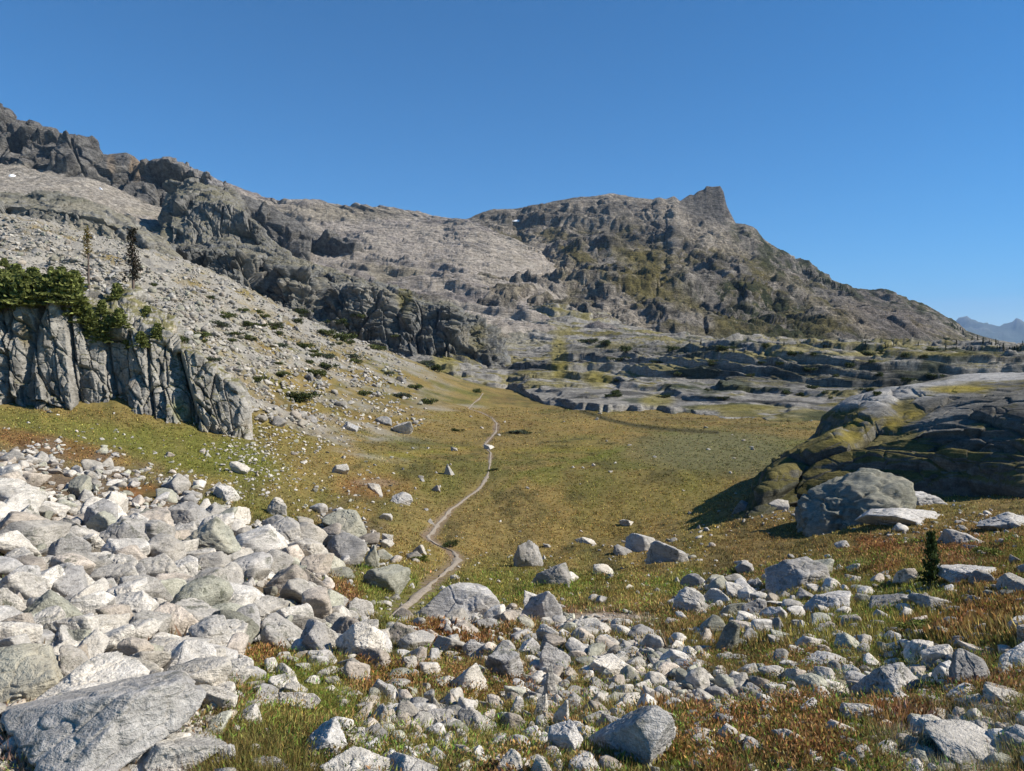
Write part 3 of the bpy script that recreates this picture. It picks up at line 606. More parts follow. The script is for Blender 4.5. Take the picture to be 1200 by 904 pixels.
rows = [[(a, b+(70 if k < 1 else 12 if k < 2 else 0)+np.interp(a, [845, 880, 900], [60, 22, 0]), d*np.interp(a, [845, 930, 1200, 1500], [1.36, 1.34, 1.12, 1.0])) for a, b, d in r] for k, r in enumerate(rows)]
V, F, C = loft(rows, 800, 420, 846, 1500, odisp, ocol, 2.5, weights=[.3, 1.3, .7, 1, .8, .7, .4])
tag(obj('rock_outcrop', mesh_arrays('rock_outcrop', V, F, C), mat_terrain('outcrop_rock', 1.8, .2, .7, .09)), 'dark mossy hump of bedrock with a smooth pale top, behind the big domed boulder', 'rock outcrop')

# --- distant range, valley floor
def far_range():
    nu, nv = 500, 60; u = np.linspace(-1.4, 1.4, nu); q = np.linspace(0, 1, nv); UU, QQ = np.meshgrid(u, q); Y = 9000+QQ*6000
    Xx = UU*Y; ridge = sm(0, .75, QQ)*(1-.5*sm(.8, 1, QQ))
    p = np.stack([Xx.ravel()/2600, Y.ravel()/2600, 0*Xx.ravel()], -1)
    z = -1300+ridge.ravel()*(1640+fbm(p*2.6, 6, .55, seed=701, ridge=True)*300+50*np.sin(UU.ravel()*23))
    V = np.stack([Xx.ravel(), Y.ravel(), z], -1); a = fbm(V/500, 4, .6, seed=711); C = np.tile(np.array((.045, .06, .045)), (len(V), 1)); C = cmix(C, (.17, .17, .17), sm(300, 800, z+300*a))
    return mesh_arrays('distant_mountains', V, grid_faces(nu, nv), C)
FAR_ME = far_range()
tag(obj('distant_mountains', FAR_ME, mat_terrain('distant_slopes', .004, 0, .5, 30)), kind='structure')
vb = mesh_arrays('valley', [(-26000, 150, -260), (26000, 150, -260), (26000, 2500, -500), (-26000, 2500, -500), (26000, 9500, -1290), (-26000, 9500, -1290), (26000, 40000, -1290), (-26000, 40000, -1290)],
                 [(0, 1, 2, 3), (3, 2, 4, 5), (5, 4, 6, 7)], np.tile((.07, .08, .045), (8, 1)))
tag(obj('valley', vb, mat_terrain('forest_valley', .01, 0, .5, 10)), kind='structure')

# ------------------------------------------------------------ rocks
def ico(n):
    t = (1+5**.5)/2; v = [(-1, t, 0), (1, t, 0), (-1, -t, 0), (1, -t, 0), (0, -1, t), (0, 1, t), (0, -1, -t), (0, 1, -t), (t, 0, -1), (t, 0, 1), (-t, 0, -1), (-t, 0, 1)]
    f = [(0, 11, 5), (0, 5, 1), (0, 1, 7), (0, 7, 10), (0, 10, 11), (1, 5, 9), (5, 11, 4), (11, 10, 2), (10, 7, 6), (7, 1, 8), (3, 9, 4), (3, 4, 2), (3, 2, 6), (3, 6, 8), (3, 8, 9), (4, 9, 5), (2, 4, 11), (6, 2, 10), (8, 6, 7), (9, 8, 1)]
    v = [np.array(x)/np.linalg.norm(x) for x in v]
    for _ in range(n):
        c = {}; nf = []
        def mid(a, b):
            k = (min(a, b), max(a, b))
            if k not in c: m = v[a]+v[b]; v.append(m/np.linalg.norm(m)); c[k] = len(v)-1
            return c[k]
        for a, b, d in f:
            x, y, z = mid(a, b), mid(b, d), mid(d, a); nf += [(a, x, z), (b, y, x), (d, z, y), (x, y, z)]
        f = nf
    return np.array(v), np.array(f)
ICO = {n: ico(n) for n in (1, 2, 3, 4, 5)}
def rock(n, seed, planes=13, pw=26, dims=(1, 1, 1), rough=.05, tilt=(0, 0, 0), cracks=0.):
    """angular weathered boulder; unit bounding box scaled to dims, base at z=0"""
    r = np.random.default_rng(seed); d, f = ICO[n]
    nr = r.normal(size=(planes, 3)); nr /= np.linalg.norm(nr, axis=1)[:, None]; off = r.uniform(.55, 1.0, planes)
    k = np.maximum(d@nr.T, 0)/off; rad = (np.sum(k**pw, 1)+.35**pw)**(-1/pw); rad = np.minimum(rad, 1.5)
    v = d*rad[:, None]
    asp = np.array(dims, float)/max(dims); v = v*asp
    for ax, an in zip((0, 1, 2), tilt):
        c, s = math.cos(an), math.sin(an); i, j = [(1, 2), (2, 0), (0, 1)][ax]; vi = v[:, i]*c-v[:, j]*s; vj = v[:, i]*s+v[:, j]*c; v[:, i] = vi; v[:, j] = vj
    if n >= 2:
        nn = v/np.linalg.norm(v, axis=1)[:, None]; o = seed*3.17
        h = fbm(v*2.4+o, 5 if n > 3 else 3, .55, seed=5)*rough*1.1+fbm(v*(3, 3, 9)+o, 3, .5, seed=8, ridge=True)*rough*.5
        if n > 3:
            f1, f2, idv = worley(v*2.2+o+.3*fbm(v*4+o, 2)[:, None], 3); h = h+(idv-.5)*rough*.9-sm(.09, 0, f2-f1)*(rough*.5+cracks)
            h = h+fbm(v*14+o, 3, .6, seed=12)*rough*.35
        v = v+nn*h[:, None]
    lo, hi = v.min(0), v.max(0); v = (v-(lo+hi)/2)/(hi-lo)*np.array(dims); v[:, 2] += dims[2]/2
    return v, f
M_rock = mat_granite('granite', 1.0, lichen=.85); M_rockfar = mat_granite('granite_far', .6, far=True, lichen=.35); M_rocks = mat_granite('loose_stones', 1.0, rand=False, lichen=.45, far=True)
PALE = np.array((.62, .58, .51)); GREY = np.array((.48, .46, .43)); LICH = np.array((.34, .335, .27)); TAN = np.array((.56, .49, .41)); DGREY = np.array((.3, .3, .3)); BRIGHT = np.array((.72, .68, .61))
# cx, base y, width, height (photo pixels), tone, planes, tilt(deg), depth factor, label
H = [
 (105, 945, 300, 150, GREY, 9, -22, .9, 'huge smooth grey slab filling the lower left corner of the picture'),
 (208, 915, 140, 62, BRIGHT, 9, -10, .8, 'bright white slab with layered edge at the foot of the huge corner slab'),
 (100, 840, 142, 66, BRIGHT, 10, -20, .8, 'pale slab with dark streaks just above the huge corner slab'),
 (12, 832, 150, 84, LICH, 12, -8, .8, 'broad lichened boulder at the left edge above the huge corner slab'),
 (195, 776, 112, 50, PALE, 11, -15, .9, 'long leaning slab left of the green lichened boulder'),
 (267, 757, 80, 54, LICH*.75, 11, 14, .8, 'wedge boulder covered in dark green lichen beside a white stone heap'),
 (236, 716, 60, 38, GREY*.95, 9, 4, .8, 'blocky grey boulder directly behind the green lichened wedge'),
 (98, 768, 96, 62, PALE*.92, 10, -12, .8, 'cracked pale boulder in front of the jumble, third row from the lower left'),
 (344, 741, 48, 39, BRIGHT*.92, 14, 0, .9, 'rounded white boulder right of the green lichened wedge'),
 (282, 793, 37, 28, BRIGHT*.9, 16, 0, .9, 'rounded white boulder sitting in red heath below the lichened wedge'),
 (332, 832, 98, 26, PALE, 8, -10, .4, 'long low pale stone lying across green grass'),
 (290, 853, 36, 26, BRIGHT*.9, 10, -20, .8, 'small white stone left of the bright green grass patch'),
 (374, 892, 68, 46, GREY, 8, -34, .6, 'grey slab tilted steeply beside the green grass patch'),
 (318, 916, 64, 30, GREY, 12, 0, .8, 'grey stone cut by the bottom edge below the green grass patch'),
 (268, 902, 30, 26, GREY*1.05, 14, 0, .8, 'small rounded stone at the tip of the white layered slab'),
 (363, 694, 58, 36, TAN*.9, 12, 0, .8, 'broad pinkish grey boulder at the right end of the boulder field'),
 (290, 682, 54, 35, GREY*.95, 7, 0, .8, 'squared grey block with a shaded left face in the boulder field'),
 (404, 628, 54, 30, LICH*1.1, 8, -4, .9, 'flat topped greenish boulder farthest up the right side of the boulder field'),
 (405, 659, 54, 38, GREY*1.05, 11, 10, .9, 'large grey boulder just below the flat topped greenish one'),
 (437, 668, 21, 29, LICH*1.3, 9, 0, .8, 'upright squarish stone right of the large grey boulder pair'),
 (15, 592, 58, 36, PALE, 11, 0, .8, 'pale boulder at the left edge near the top of the boulder field'),
 (124, 628, 40, 31, LICH*1.25, 12, 0, .8, 'rounded greenish boulder in the upper part of the boulder field'),
 (96, 642, 42, 26, PALE*.9, 9, 0, .8, 'angular pale block just below the rounded greenish boulder'),
 (44, 702, 50, 38, BRIGHT*.92, 8, 10, .8, 'pointed white block at the left of the boulder field'),
 (215, 636, 32, 22, BRIGHT*.9, 12, 0, .8, 'round white stone in the middle of the boulder field'),
 (326, 604, 26, 22, BRIGHT*.9, 13, 0, .8, 'round white stone alone on grass above the boulder field'),
 (264, 588, 34, 18, BRIGHT*.9, 9, 0, .8, 'white block with a dark left face at the upper edge of the boulder field'),
 (400, 556, 22, 13, PALE, 9, 0, .8, None),
 (282, 556, 24, 14, PALE, 9, 0, .8, None),
 (452, 695, 58, 36, LICH*1.35, 9, -18, .8, 'leaning wedge boulder left of the trail'),
 (540, 724, 100, 52, GREY*.92, 10, 6, .8, 'largest grey boulder beside the trail with a hollow in its front'),
 (619, 664, 37, 37, GREY*1.1, 9, 0, .9, 'upright boulder casting a dark shadow on the meadow edge'),
 (648, 688, 50, 30, GREY*1.05, 8, 8, .8, 'flat grey block just below the upright shadowed boulder'),
 (635, 727, 50, 38, GREY*1.05, 8, 24, .7, 'pointed slanting boulder with red heath at its foot'),
 (421, 773, 62, 52, BRIGHT*.95, 12, -8, .9, 'big white boulder at the right end of the left boulder field'),
 (395, 745, 40, 28, BRIGHT*.9, 10, 0, .8, 'white stone touching the back of the big white boulder'),
 (438, 783, 42, 26, TAN*1.05, 13, 0, .8, 'rounded pinkish boulder right against the big white boulder'),
 (750, 647, 36, 24, GREY*1.1, 8, 10, .8, 'slanting grey boulder left of the dark pointed one on the meadow edge'),
 (782, 659, 50, 34, GREY*.9, 7, 0, .8, 'dark pointed boulder with a white top on the meadow edge'),
 (708, 674, 28, 17, PALE, 8, 10, .8, 'small white triangular stone on the grass between boulder pairs'),
 (731, 651, 26, 14, GREY, 7, 20, .7, 'low leaning stone at the left foot of the slanting boulder'),
 (686, 637, 26, 10, PALE*.9, 7, 15, .7, None),
 (743, 905, 108, 92, GREY*.8, 12, 8, .9, 'big dark grey boulder with a shaded underside in the lower centre'),
 (662, 888, 44, 42, GREY*1.05, 8, 12, .8, 'pale block with a blue shaded side left of the big dark boulder'),
 (549, 814, 44, 35, PALE, 12, 5, .8, 'rounded cracked boulder amid heath in the lower centre'),
 (560, 858, 52, 30, PALE, 7, 14, .8, 'wedge shaped pale rock hollow underneath, beside a gravel patch'),
 (603, 843, 22, 27, BRIGHT*.9, 8, 0, .8, 'small white block right of the hollow wedge'),
 (592, 797, 50, 36, GREY*1.15, 8, 12, .8, 'bluish white boulder at the centre of the stone band'),
 (645, 826, 22, 48, BRIGHT*.88, 9, 0, .6, 'tall narrow white stone standing in the central stone chain'),
 (657, 857, 22, 36, BRIGHT*.85, 10, 0, .6, 'upright white stone just below the tall narrow one'),
 (634, 845, 18, 32, PALE, 9, 0, .6, 'upright pale stone left of its twin in the central stone chain'),
 (447, 820, 31, 30, GREY*1.1, 9, 6, .8, 'grey angular stone in red heath, left of centre'),
 (446, 853, 25, 28, BRIGHT*.85, 12, 0, .8, 'rounded white stone below the grey angular one'),
 (497, 813, 16, 16, BRIGHT*.9, 14, 0, .8, 'little round white stone alone in red heath'),
 (512, 837, 17, 21, PALE, 10, 0, .8, 'small stone at the back of the gravel patch'),
 (512, 861, 14, 21, PALE, 10, 0, .8, 'small upright stone in the middle of the gravel patch'),
 (722, 796, 70, 32, PALE*1.05, 9, 14, .7, 'long white rock with a dark crack, above the big dark boulder'),
 (700, 822, 27, 19, BRIGHT*.9, 10, 0, .8, 'small white stone behind the big dark boulder'),
 (598, 915, 36, 34, PALE, 9, 0, .8, 'upright pale stone cut by the bottom edge near the centre'),
 (634, 918, 32, 34, PALE*.9, 9, 0, .8, 'narrow stone at the bottom edge left of the big dark boulder'),
 (425, 925, 96, 48, PALE*.92, 9, 4, .8, 'broad pale slab cut by the bottom edge left of centre'),
 (478, 930, 76, 42, BRIGHT*.9, 9, 10, .8, 'white angular slab at the bottom edge touching the broad pale slab'),
 (592, 731, 31, 17, TAN*.8, 6, 0, .8, 'brown squared stone behind the largest boulder by the trail'),
 (487, 765, 46, 26, BRIGHT*.9, 12, 0, .8, 'white knobbly boulder below the trail, left of the stone band'),
 (642, 756, 28, 24, BRIGHT*.88, 8, 0, .8, None), (556, 772, 30, 26, GREY*1.1, 10, 0, .8, None), (622, 770, 34, 22, GREY*1.1, 10, 20, .7, None), (650, 782, 40, 30, GREY*1.1, 10, 30, .7, None),
 (475, 785, 30, 20, PALE, 12, 0, .8, None), (572, 742, 44, 20, GREY, 9, 0, .8, None), (690, 740, 30, 16, PALE, 9, 0, .8, None), (728, 735, 28, 14, BRIGHT*.9, 9, 0, .8, None),
 (1000, 618, 150, 82, LICH*.68, 18, 6, .85, 'huge domed lichened boulder on the right, below the bedrock hump'),
 (934, 694, 84, 46, GREY*.95, 10, -6, .8, 'long rounded boulder in heath in front of the huge domed boulder'),
 (1063, 616, 112, 28, GREY*1.1, 8, 5, .7, 'broad low slab at the right foot of the huge domed boulder'),
 (1185, 620, 90, 24, GREY*1.05, 8, 0, .7, 'low slab cut by the right edge beside the broad one'),
 (1135, 640, 58, 26, GREY*1.1, 9, 10, .8, 'jagged grey rocks between the broad slab and the little fir'),
 (1085, 592, 50, 20, GREY*1.05, 8, 14, .7, 'slanting stone touching the right side of the huge domed boulder'),
 (872, 673, 25, 17, GREY*.95, 9, 0, .8, 'small dark faced stone left of the long rounded boulder'),
 (882, 724, 31, 26, GREY*.95, 9, 8, .8, 'squarish boulder at the front of a cluster right of centre'),
 (908, 726, 32, 18, GREY*1.05, 9, 0, .8, 'low stone right of the squarish boulder'),
 (841, 711, 32, 23, BRIGHT*.88, 7, 0, .8, 'white pyramid shaped stone in the cluster right of centre'),
 (863, 700, 26, 18, BRIGHT*.88, 9, 0, .8, 'white block between the pyramid shaped stone and a round one'),
 (886, 690, 20, 13, GREY*1.1, 12, 0, .8, 'small round stone at the back of the cluster right of centre'),
 (971, 718, 68, 28, GREY*1.05, 8, -4, .8, 'ridged grey boulder right of the cluster, in heath'),
 (1040, 715, 60, 26, GREY*1.05, 7, -14, .8, 'left slab of the pair below the little fir'),
 (1093, 716, 56, 26, BRIGHT*.8, 7, 8, .8, 'right paler slab of the pair below the little fir'),
 (1137, 684, 72, 24, GREY*1.05, 8, 8, .7, 'low slab just right of the little fir'),
 (1195, 700, 46, 28, PALE, 10, 0, .8, 'pale boulder cut by the right edge beyond the little fir'),
 (852, 765, 28, 38, LICH*1.2, 8, 6, .7, 'upright leaning stone among small white stones right of centre'),
 (819, 812, 34, 30, BRIGHT*.88, 9, 6, .8, 'white wedge stone left of the bare gravel'),
 (1051, 820, 92, 60, GREY*1.0, 9, 22, .8, 'large sloping boulder with a dark left face, lower right'),
 (1137, 808, 72, 58, GREY*.75, 11, 0, .8, 'rounded dark faced boulder at lower right'),
 (1182, 788, 62, 38, PALE, 9, 4, .8, 'pale boulder behind the rounded dark faced one, at the right edge'),
 (1128, 828, 48, 27, BRIGHT*.9, 12, 0, .8, 'white stone in front of the rounded dark faced boulder'),
 (1185, 836, 66, 34, PALE, 9, 6, .8, 'pale slab cut by the right edge at lower right'),
 (966, 782, 70, 22, GREY*1.1, 8, 6, .7, 'low flat rock left of the large sloping boulder'),
 (1108, 746, 30, 15, GREY, 9, 0, .8, None), (969, 756, 20, 12, BRIGHT*.85, 10, 0, .8, None),
 (1030, 850, 90, 26, PALE*1.05, 8, 8, .5, 'flat pale bedrock slab in front of the large sloping boulder'),
 (1165, 925, 150, 62, PALE*.95, 9, 6, .9, 'broad pale slab filling the lower right corner'),
 (1105, 870, 80, 30, PALE*1.0, 8, 18, .5, 'ribbed flat slab beside the bare gravel at lower right'),
 (874, 600, 34, 17, DGREY*1.1, 8, 0, .8, 'dark stone at the foot of the bedrock hump, left end'), (912, 598, 28, 15, GREY, 8, 0, .8, 'grey slab stone between the dark stone and the huge domed boulder'),
 (473, 509, 24, 15, BRIGHT*.9, 10, 0, .8, 'white boulder alone on the far meadow left of the trail'),
 (527, 557, 14, 14, GREY, 14, 0, .8, 'dark sided stone alone in the meadow left of the trail bend'),
 (471, 591, 27, 15, GREY*1.1, 7, 10, .8, 'greenish flat stone on the meadow, farther left of the trail'),
 (440, 578, 18, 13, BRIGHT*.85, 8, 0, .8, None), (511, 577, 11, 8, TAN, 9, 0, .8, None), (451, 610, 18, 10, GREY, 9, 0, .8, None), (454, 638, 14, 13, PALE, 9, 0, .8, None), (492, 650, 17, 13, PALE, 9, 10, .8, None),
 (505, 614, 10, 7, GREY, 9, 0, .8, None), (573, 527, 13, 6, PALE, 9, 0, .8, 'small pale stone beside the kink of the trail'), (734, 617, 18, 9, PALE, 7, 0, .8, None), (532, 529, 9, 5, PALE, 9, 0, .8, None),
 (450, 498, 20, 10, DGREY*1.2, 8, 0, .8, None), (410, 505, 20, 11, DGREY*1.2, 8, 0, .8, None),
]
hx, hy = hit([h[0] for h in H], [min(h[1], 960) for h in H])
HEROES = []
for k, (h, x, y) in enumerate(zip(H, hx, hy)):
    cx, by, w, hh, tone, pl, tilt, df, lab = h
    if np.isnan(x): print('no hit', h[:3]); continue
    pl = (min(pl+5, 18) if pl < 18 else 30) if k > 2 else pl+2
    W = w*y/FP; phi = math.atan2(-float(Gm(np.array([x]), np.array([y]))[0]), y)
    dep = W*df; Ht = max((hh*y/FP-dep*.55*math.sin(phi))/math.cos(phi), .38*W*min(1, hh/w)); sink = .62*Ht
    n = 5 if w > 60 or W > 1.5 else 4
    yc = y+dep*.42; xc = x*yc/y
    v, f = rock(n, 900+k*7, pl, 34 if pl < 19 else 14, (W, dep, Ht+sink), .045 if w < 100 else .07 if pl > 18 else .03, (0, math.radians(tilt), random.uniform(-.3, .3)), .02)
    c = np.tile(tone, (len(v), 1)).astype(float)
    z0 = float(Gm(np.array([xc]), np.array([yc]))[0]); zf = float(Gm(np.array([x]), np.array([y]))[0])
    me = mesh_arrays('boulder', v, f, c); o = obj('boulder', me, M_rock); o.location = (xc, yc, min(z0, zf+.25*Ht)-sink)
    if lab: tag(o, lab, 'boulder')
    else:
        far = y > 30
        tag(o, 'medium pale stone lying alone on the open meadow' if far else 'medium stone in the central band of pale stones', 'boulder', 'scattered stones on the far meadow' if far else 'stones of the central band')
    HEROES.append((xc, yc, W*.5, dep*.5))
HER = np.array(HEROES)

# scatter of the many other stones: picture regions give where on the ground they lie
def density(px, py):
    d = leftfield(px, py, 8)*1.0*(1-.9*E(px, py, 170, 578, 30, 9))*(1-.9*E(px, py, 62, 562, 34, 6))*(1-.8*E(px, py, 300, 700, 26, 10))*(1-.8*E(px, py, 400, 690, 24, 16))
    L = [((150, 528, 130, 26, 8), .10), ((340, 465, 60, 22, 15), .8), ((415, 482, 70, 20), .5), ((350, 425, 60, 26, 20), .5), ((430, 450, 60, 20, 15), .4), ((330, 560, 120, 40), .12), ((520, 680, 160, 40), .06), ((300, 520, 34, 44), .85), ((345, 520, 60, 26), .35), ((560, 742, 120, 24), .9), ((700, 755, 120, 28, 12), .9), ((470, 712, 30, 14), .7), ((850, 705, 60, 22), .8), ((1000, 700, 150, 22), .35), ((1080, 760, 100, 20), .3), ((600, 850, 120, 50), .22), ((450, 870, 60, 40), .2), ((930, 740, 120, 20), .3), ((1130, 800, 70, 40), .4), ((980, 610, 60, 10), .4), ((860, 742, 60, 14), .6), ((960, 705, 60, 14), .3), ((640, 800, 34, 40, 10), .5), ((500, 838, 60, 20), .25), ((760, 790, 70, 22), .4),
         ((720, 830, 60, 30), .3), ((330, 495, 70, 20, 25), .75), ((430, 497, 70, 8), .7), ((300, 545, 60, 20, 15), .6), ((250, 570, 80, 12, 10), .5), ((380, 580, 90, 30), .15), ((300, 510, 20, 16), .6), ((1090, 700, 110, 26), .3), ((1120, 620, 90, 24), .35),
         ((900, 600, 50, 14), .4), ((1000, 790, 60, 14), .2), ((1150, 850, 70, 40), .25), ((740, 640, 70, 12), .12), ((560, 660, 50, 14), .1), ((440, 745, 30, 20), .6), ((820, 640, 40, 30), .12), ((460, 560, 90, 40), .04), ((1140, 545, 60, 14), .5), ((660, 745, 60, 12), .5)]
    for e, w in L: d = np.maximum(d, E(px, py, *e)*w)
    d = np.maximum(d, .10*(py > 650)); d = np.maximum(d, .012*(py > 480))
    return d*(1-.97*E(px, py, 345, 860, 55, 45))*(1-.95*sm(2, 0, np.abs(px-1e9)))
def scree_d(px, py, Y):
    a = sm(66, 74, Y)*sm(570, 470, px+(py-400)*.6); n = fbm(np.stack([px/22, py/14, 0*px], -1), 4, .6, seed=81)
    return a*np.clip(.85+n*1.1-.7*sm(400, 470, py), .03, 1)
NC = 52000
cpx = R0.uniform(-120, 1320, NC); cpy = R0.uniform(410, 960, NC)
X, Y = hit(cpx, cpy); ok = ~np.isnan(X); cpx, cpy, X, Y = cpx[ok], cpy[ok], X[ok], Y[ok]
dn = density(cpx, cpy); ok = (R0.uniform(size=len(X)) < dn) & (Y < 150); cpx, cpy, X, Y, dn = cpx[ok], cpy[ok], X[ok], Y[ok], dn[ok]
u = R0.uniform(size=len(X)); lf = leftfield(cpx, cpy)
size = (.072+.033*lf)*u**(-.52); size = np.clip(size, .05, .5+.36*lf); minpx = 3.5+3*lf; size = np.maximum(size, minpx*Y/FP*R0.uniform(.8, 1.5, len(X)))
pxs = size*FP/Y; cap = 34+24*lf; size = np.where(pxs > cap, cap*Y/FP*R0.uniform(.4, 1, len(X)), size)
order = np.argsort(-size); keepi = []; cell = {}
td = trail_dist(X, Y)
for i in order:
    x, y, r = X[i], Y[i], size[i]*.5
    if td[i] < .35: continue
    q = (np.abs(HER[:, 0]-x) < HER[:, 2]*.9+r*.5) & (np.abs(HER[:, 1]-y) < HER[:, 3]*.9+r*.5)
    if q.any(): continue
    g = .45; gx, gy = int(x//g), int(y//g); bad = False
    for ax in range(gx-2, gx+3):
        for ay in range(gy-2, gy+3):
            for (xx, yy, rr) in cell.get((ax, ay), ()):
                if (xx-x)**2+(yy-y)**2 < ((rr+r)*.78)**2: bad = True; break
            if bad: break
        if bad: break
    if bad: continue
    cell.setdefault((gx, gy), []).append((x, y, r)); keepi.append(i)
keepi = np.array(keepi); print('stones', len(keepi))
X, Y, size, lf, cpx, cpy = X[keepi], Y[keepi], size[keepi], lf[keepi], cpx[keepi], cpy[keepi]; Zs = Gm(X, Y)
vis = (cpx > -10) & (cpx < 1210) & (cpy < 925)
showpx = np.where(vis, size*FP/Y, 0); big = np.argsort(-showpx)[:300-len(HEROES)]
isb = np.zeros(len(X), bool); isb[big] = True
PROT = []
for k in range(22):
    v, f = rock(4, 40+k, random.choice([8, 9, 10, 12, 14]), random.choice([24, 36, 50]), (1, random.uniform(.7, 1), random.uniform(.55, .85)), .05, (random.uniform(-.4, .4), random.uniform(-.4, .4), 0), .02)
    v[:, 2] -= .36*v[:, 2].max(); t = [PALE, PALE*.92, BRIGHT*.9, GREY*1.1, LICH*1.35, BRIGHT*.82, TAN][k % 7]
    PROT.append(mesh_arrays('boulder_stone', v, f, np.tile(t, (len(v), 1)))); PROT[-1].materials.append(M_rock)
first = None
for i in big:
    me = PROT[random.randrange(len(PROT))]
    if first is None: first = bpy.data.objects.new('boulder', me); o = first
    else: o = first.copy(); o.data = me
    COL.objects.link(o); s = size[i]*1.12; o.location = (X[i], Y[i], Zs[i]+.06*s*lf[i]); o.scale = (s*random.uniform(.9, 1.25), s*random.uniform(.8, 1.1), s*random.uniform(.95, 1.4))
    o.rotation_euler = (random.uniform(-.3, .3), random.uniform(-.35, .35), random.uniform(0, 6.28))
    if lf[i] > .5: tag(o, 'smaller pale stone wedged in the jumbled boulder field at the left', 'boulder', 'smaller stones of the left boulder field')
    elif cpy[i] < 600: tag(o, 'small pale stone on the grass between cliff foot and meadow', 'boulder', 'stones near the foot of the cliff')
    elif cpx[i] < 800: tag(o, 'medium stone in the central band of pale stones', 'boulder', 'stones of the central band')
    else: tag(o, 'small grey stone half sunk in the heath at the right', 'boulder', 'stones in the heath at the right')
def join_rocks(name, X, Y, Z, size, lvl, nprot, tones, seed, flat=(.5, .9)):
    r = np.random.default_rng(seed); n = len(X); Vs = []; Fs = []; Cs = []; off = 0; pid = r.integers(0, nprot, n); prot = [rock(lvl, seed*31+k, int(r.integers(7, 13)), 20, (1, r.uniform(.65, 1), r.uniform(.5, .85)), .06) for k in range(nprot)]
    for k in range(nprot):
        m = np.where(pid == k)[0]
        if not len(m): continue
        v, f = prot[k]; v = v-(0, 0, v[:, 2].max()*.36); a = r.uniform(0, 6.28, len(m)); ca, sa = np.cos(a), np.sin(a); b = r.uniform(-.45, .45, len(m)); cb, sb = np.cos(b), np.sin(b)
        s = size[m]; sz = s*r.uniform(.7, 1.2, len(m)); vx = v[None, :, 0]*s[:, None]; vy = v[None, :, 1]*(s*r.uniform(.75, 1.15, len(m)))[:, None]; vz = v[None, :, 2]*sz[:, None]
        vx, vz = vx*cb[:, None]-vz*sb[:, None], vx*sb[:, None]+vz*cb[:, None]
        x = vx*ca[:, None]-vy*sa[:, None]+X[m][:, None]; y = vx*sa[:, None]+vy*ca[:, None]+Y[m][:, None]; z = vz+Z[m][:, None]
        V = np.stack([x, y, z], -1).reshape(-1, 3); F = (f[None]+(np.arange(len(m))*len(v))[:, None, None]+off).reshape(-1, 3); off += len(V)
        t = np.array(tones)[r.integers(0, len(tones), len(m))]*r.uniform(.55, 1.12, (len(m), 1)); Cs.append(np.repeat(t, len(v), 0)); Vs.append(V); Fs.append(F)
    return mesh_arrays(name, np.concatenate(Vs), np.concatenate(Fs), np.concatenate(Cs))
TONES = [PALE, PALE*.9, GREY*1.05, BRIGHT*.85, LICH*1.3, TAN*.95]
nb = ~isb
tag(obj('loose_stones', join_rocks('loose_stones', X[nb], Y[nb], Zs[nb], size[nb]*1.1, 3, 24, TONES, 3), M_rocks), 'countless small pale stones strewn between the boulders and over the meadow edge', 'stones', kind='stuff')
# rubble (fist sized stones and gravel)
cpx = R0.uniform(-80, 1280, 60000); cpy = R0.uniform(500, 960, 60000); x, y = hit(cpx, cpy); ok = ~np.isnan(x); cpx, cpy, x, y = cpx[ok], cpy[ok], x[ok], y[ok]
dd = density(cpx, cpy); gr = sum(E(cpx, cpy, *e) for e in ((490, 838, 44, 17), (835, 812, 62, 18), (1140, 880, 90, 40), (745, 772, 65, 22), (700, 730, 60, 12), (560, 722, 70, 10)))
ok = (R0.uniform(size=len(x)) < np.clip(dd*.5+gr*.7, 0, 1)) & (y < 60); x, y = x[ok], y[ok]; s = np.maximum(.02*R0.uniform(size=len(x))**-.4, 1.6*y/FP); s = np.minimum(s, .12)
tag(obj('rubble', join_rocks('rubble', x, y, Gm(x, y)+s*.1, s, 1, 12, TONES, 5), M_rocks), 'fine pale rubble and gravel filling the gaps between stones', 'rubble', kind='stuff')
# scree stones on the slope above the cliff
cpx = R0.uniform(-200, 560, 60000); cpy = R0.uniform(235, 500, 60000); x, y = hit(cpx, cpy); ok = ~np.isnan(x); cpx, cpy, x, y = cpx[ok], cpy[ok], x[ok], y[ok]
ok = (R0.uniform(size=len(x)) < scree_d(cpx, cpy, y)*.55); x, y = x[ok], y[ok]; s = np.clip(.28*R0.uniform(size=len(x))**-.45, .2, 1.3); s = np.maximum(s, 1.7*y/FP)
tag(obj('scree', join_rocks('scree', x, y, Gm(x, y)+s*.1, s, 2, 14, [t*.74 for t in TONES], 9), M_rockfar), 'wide slope of pale broken scree above the cliff', 'scree', kind='stuff')

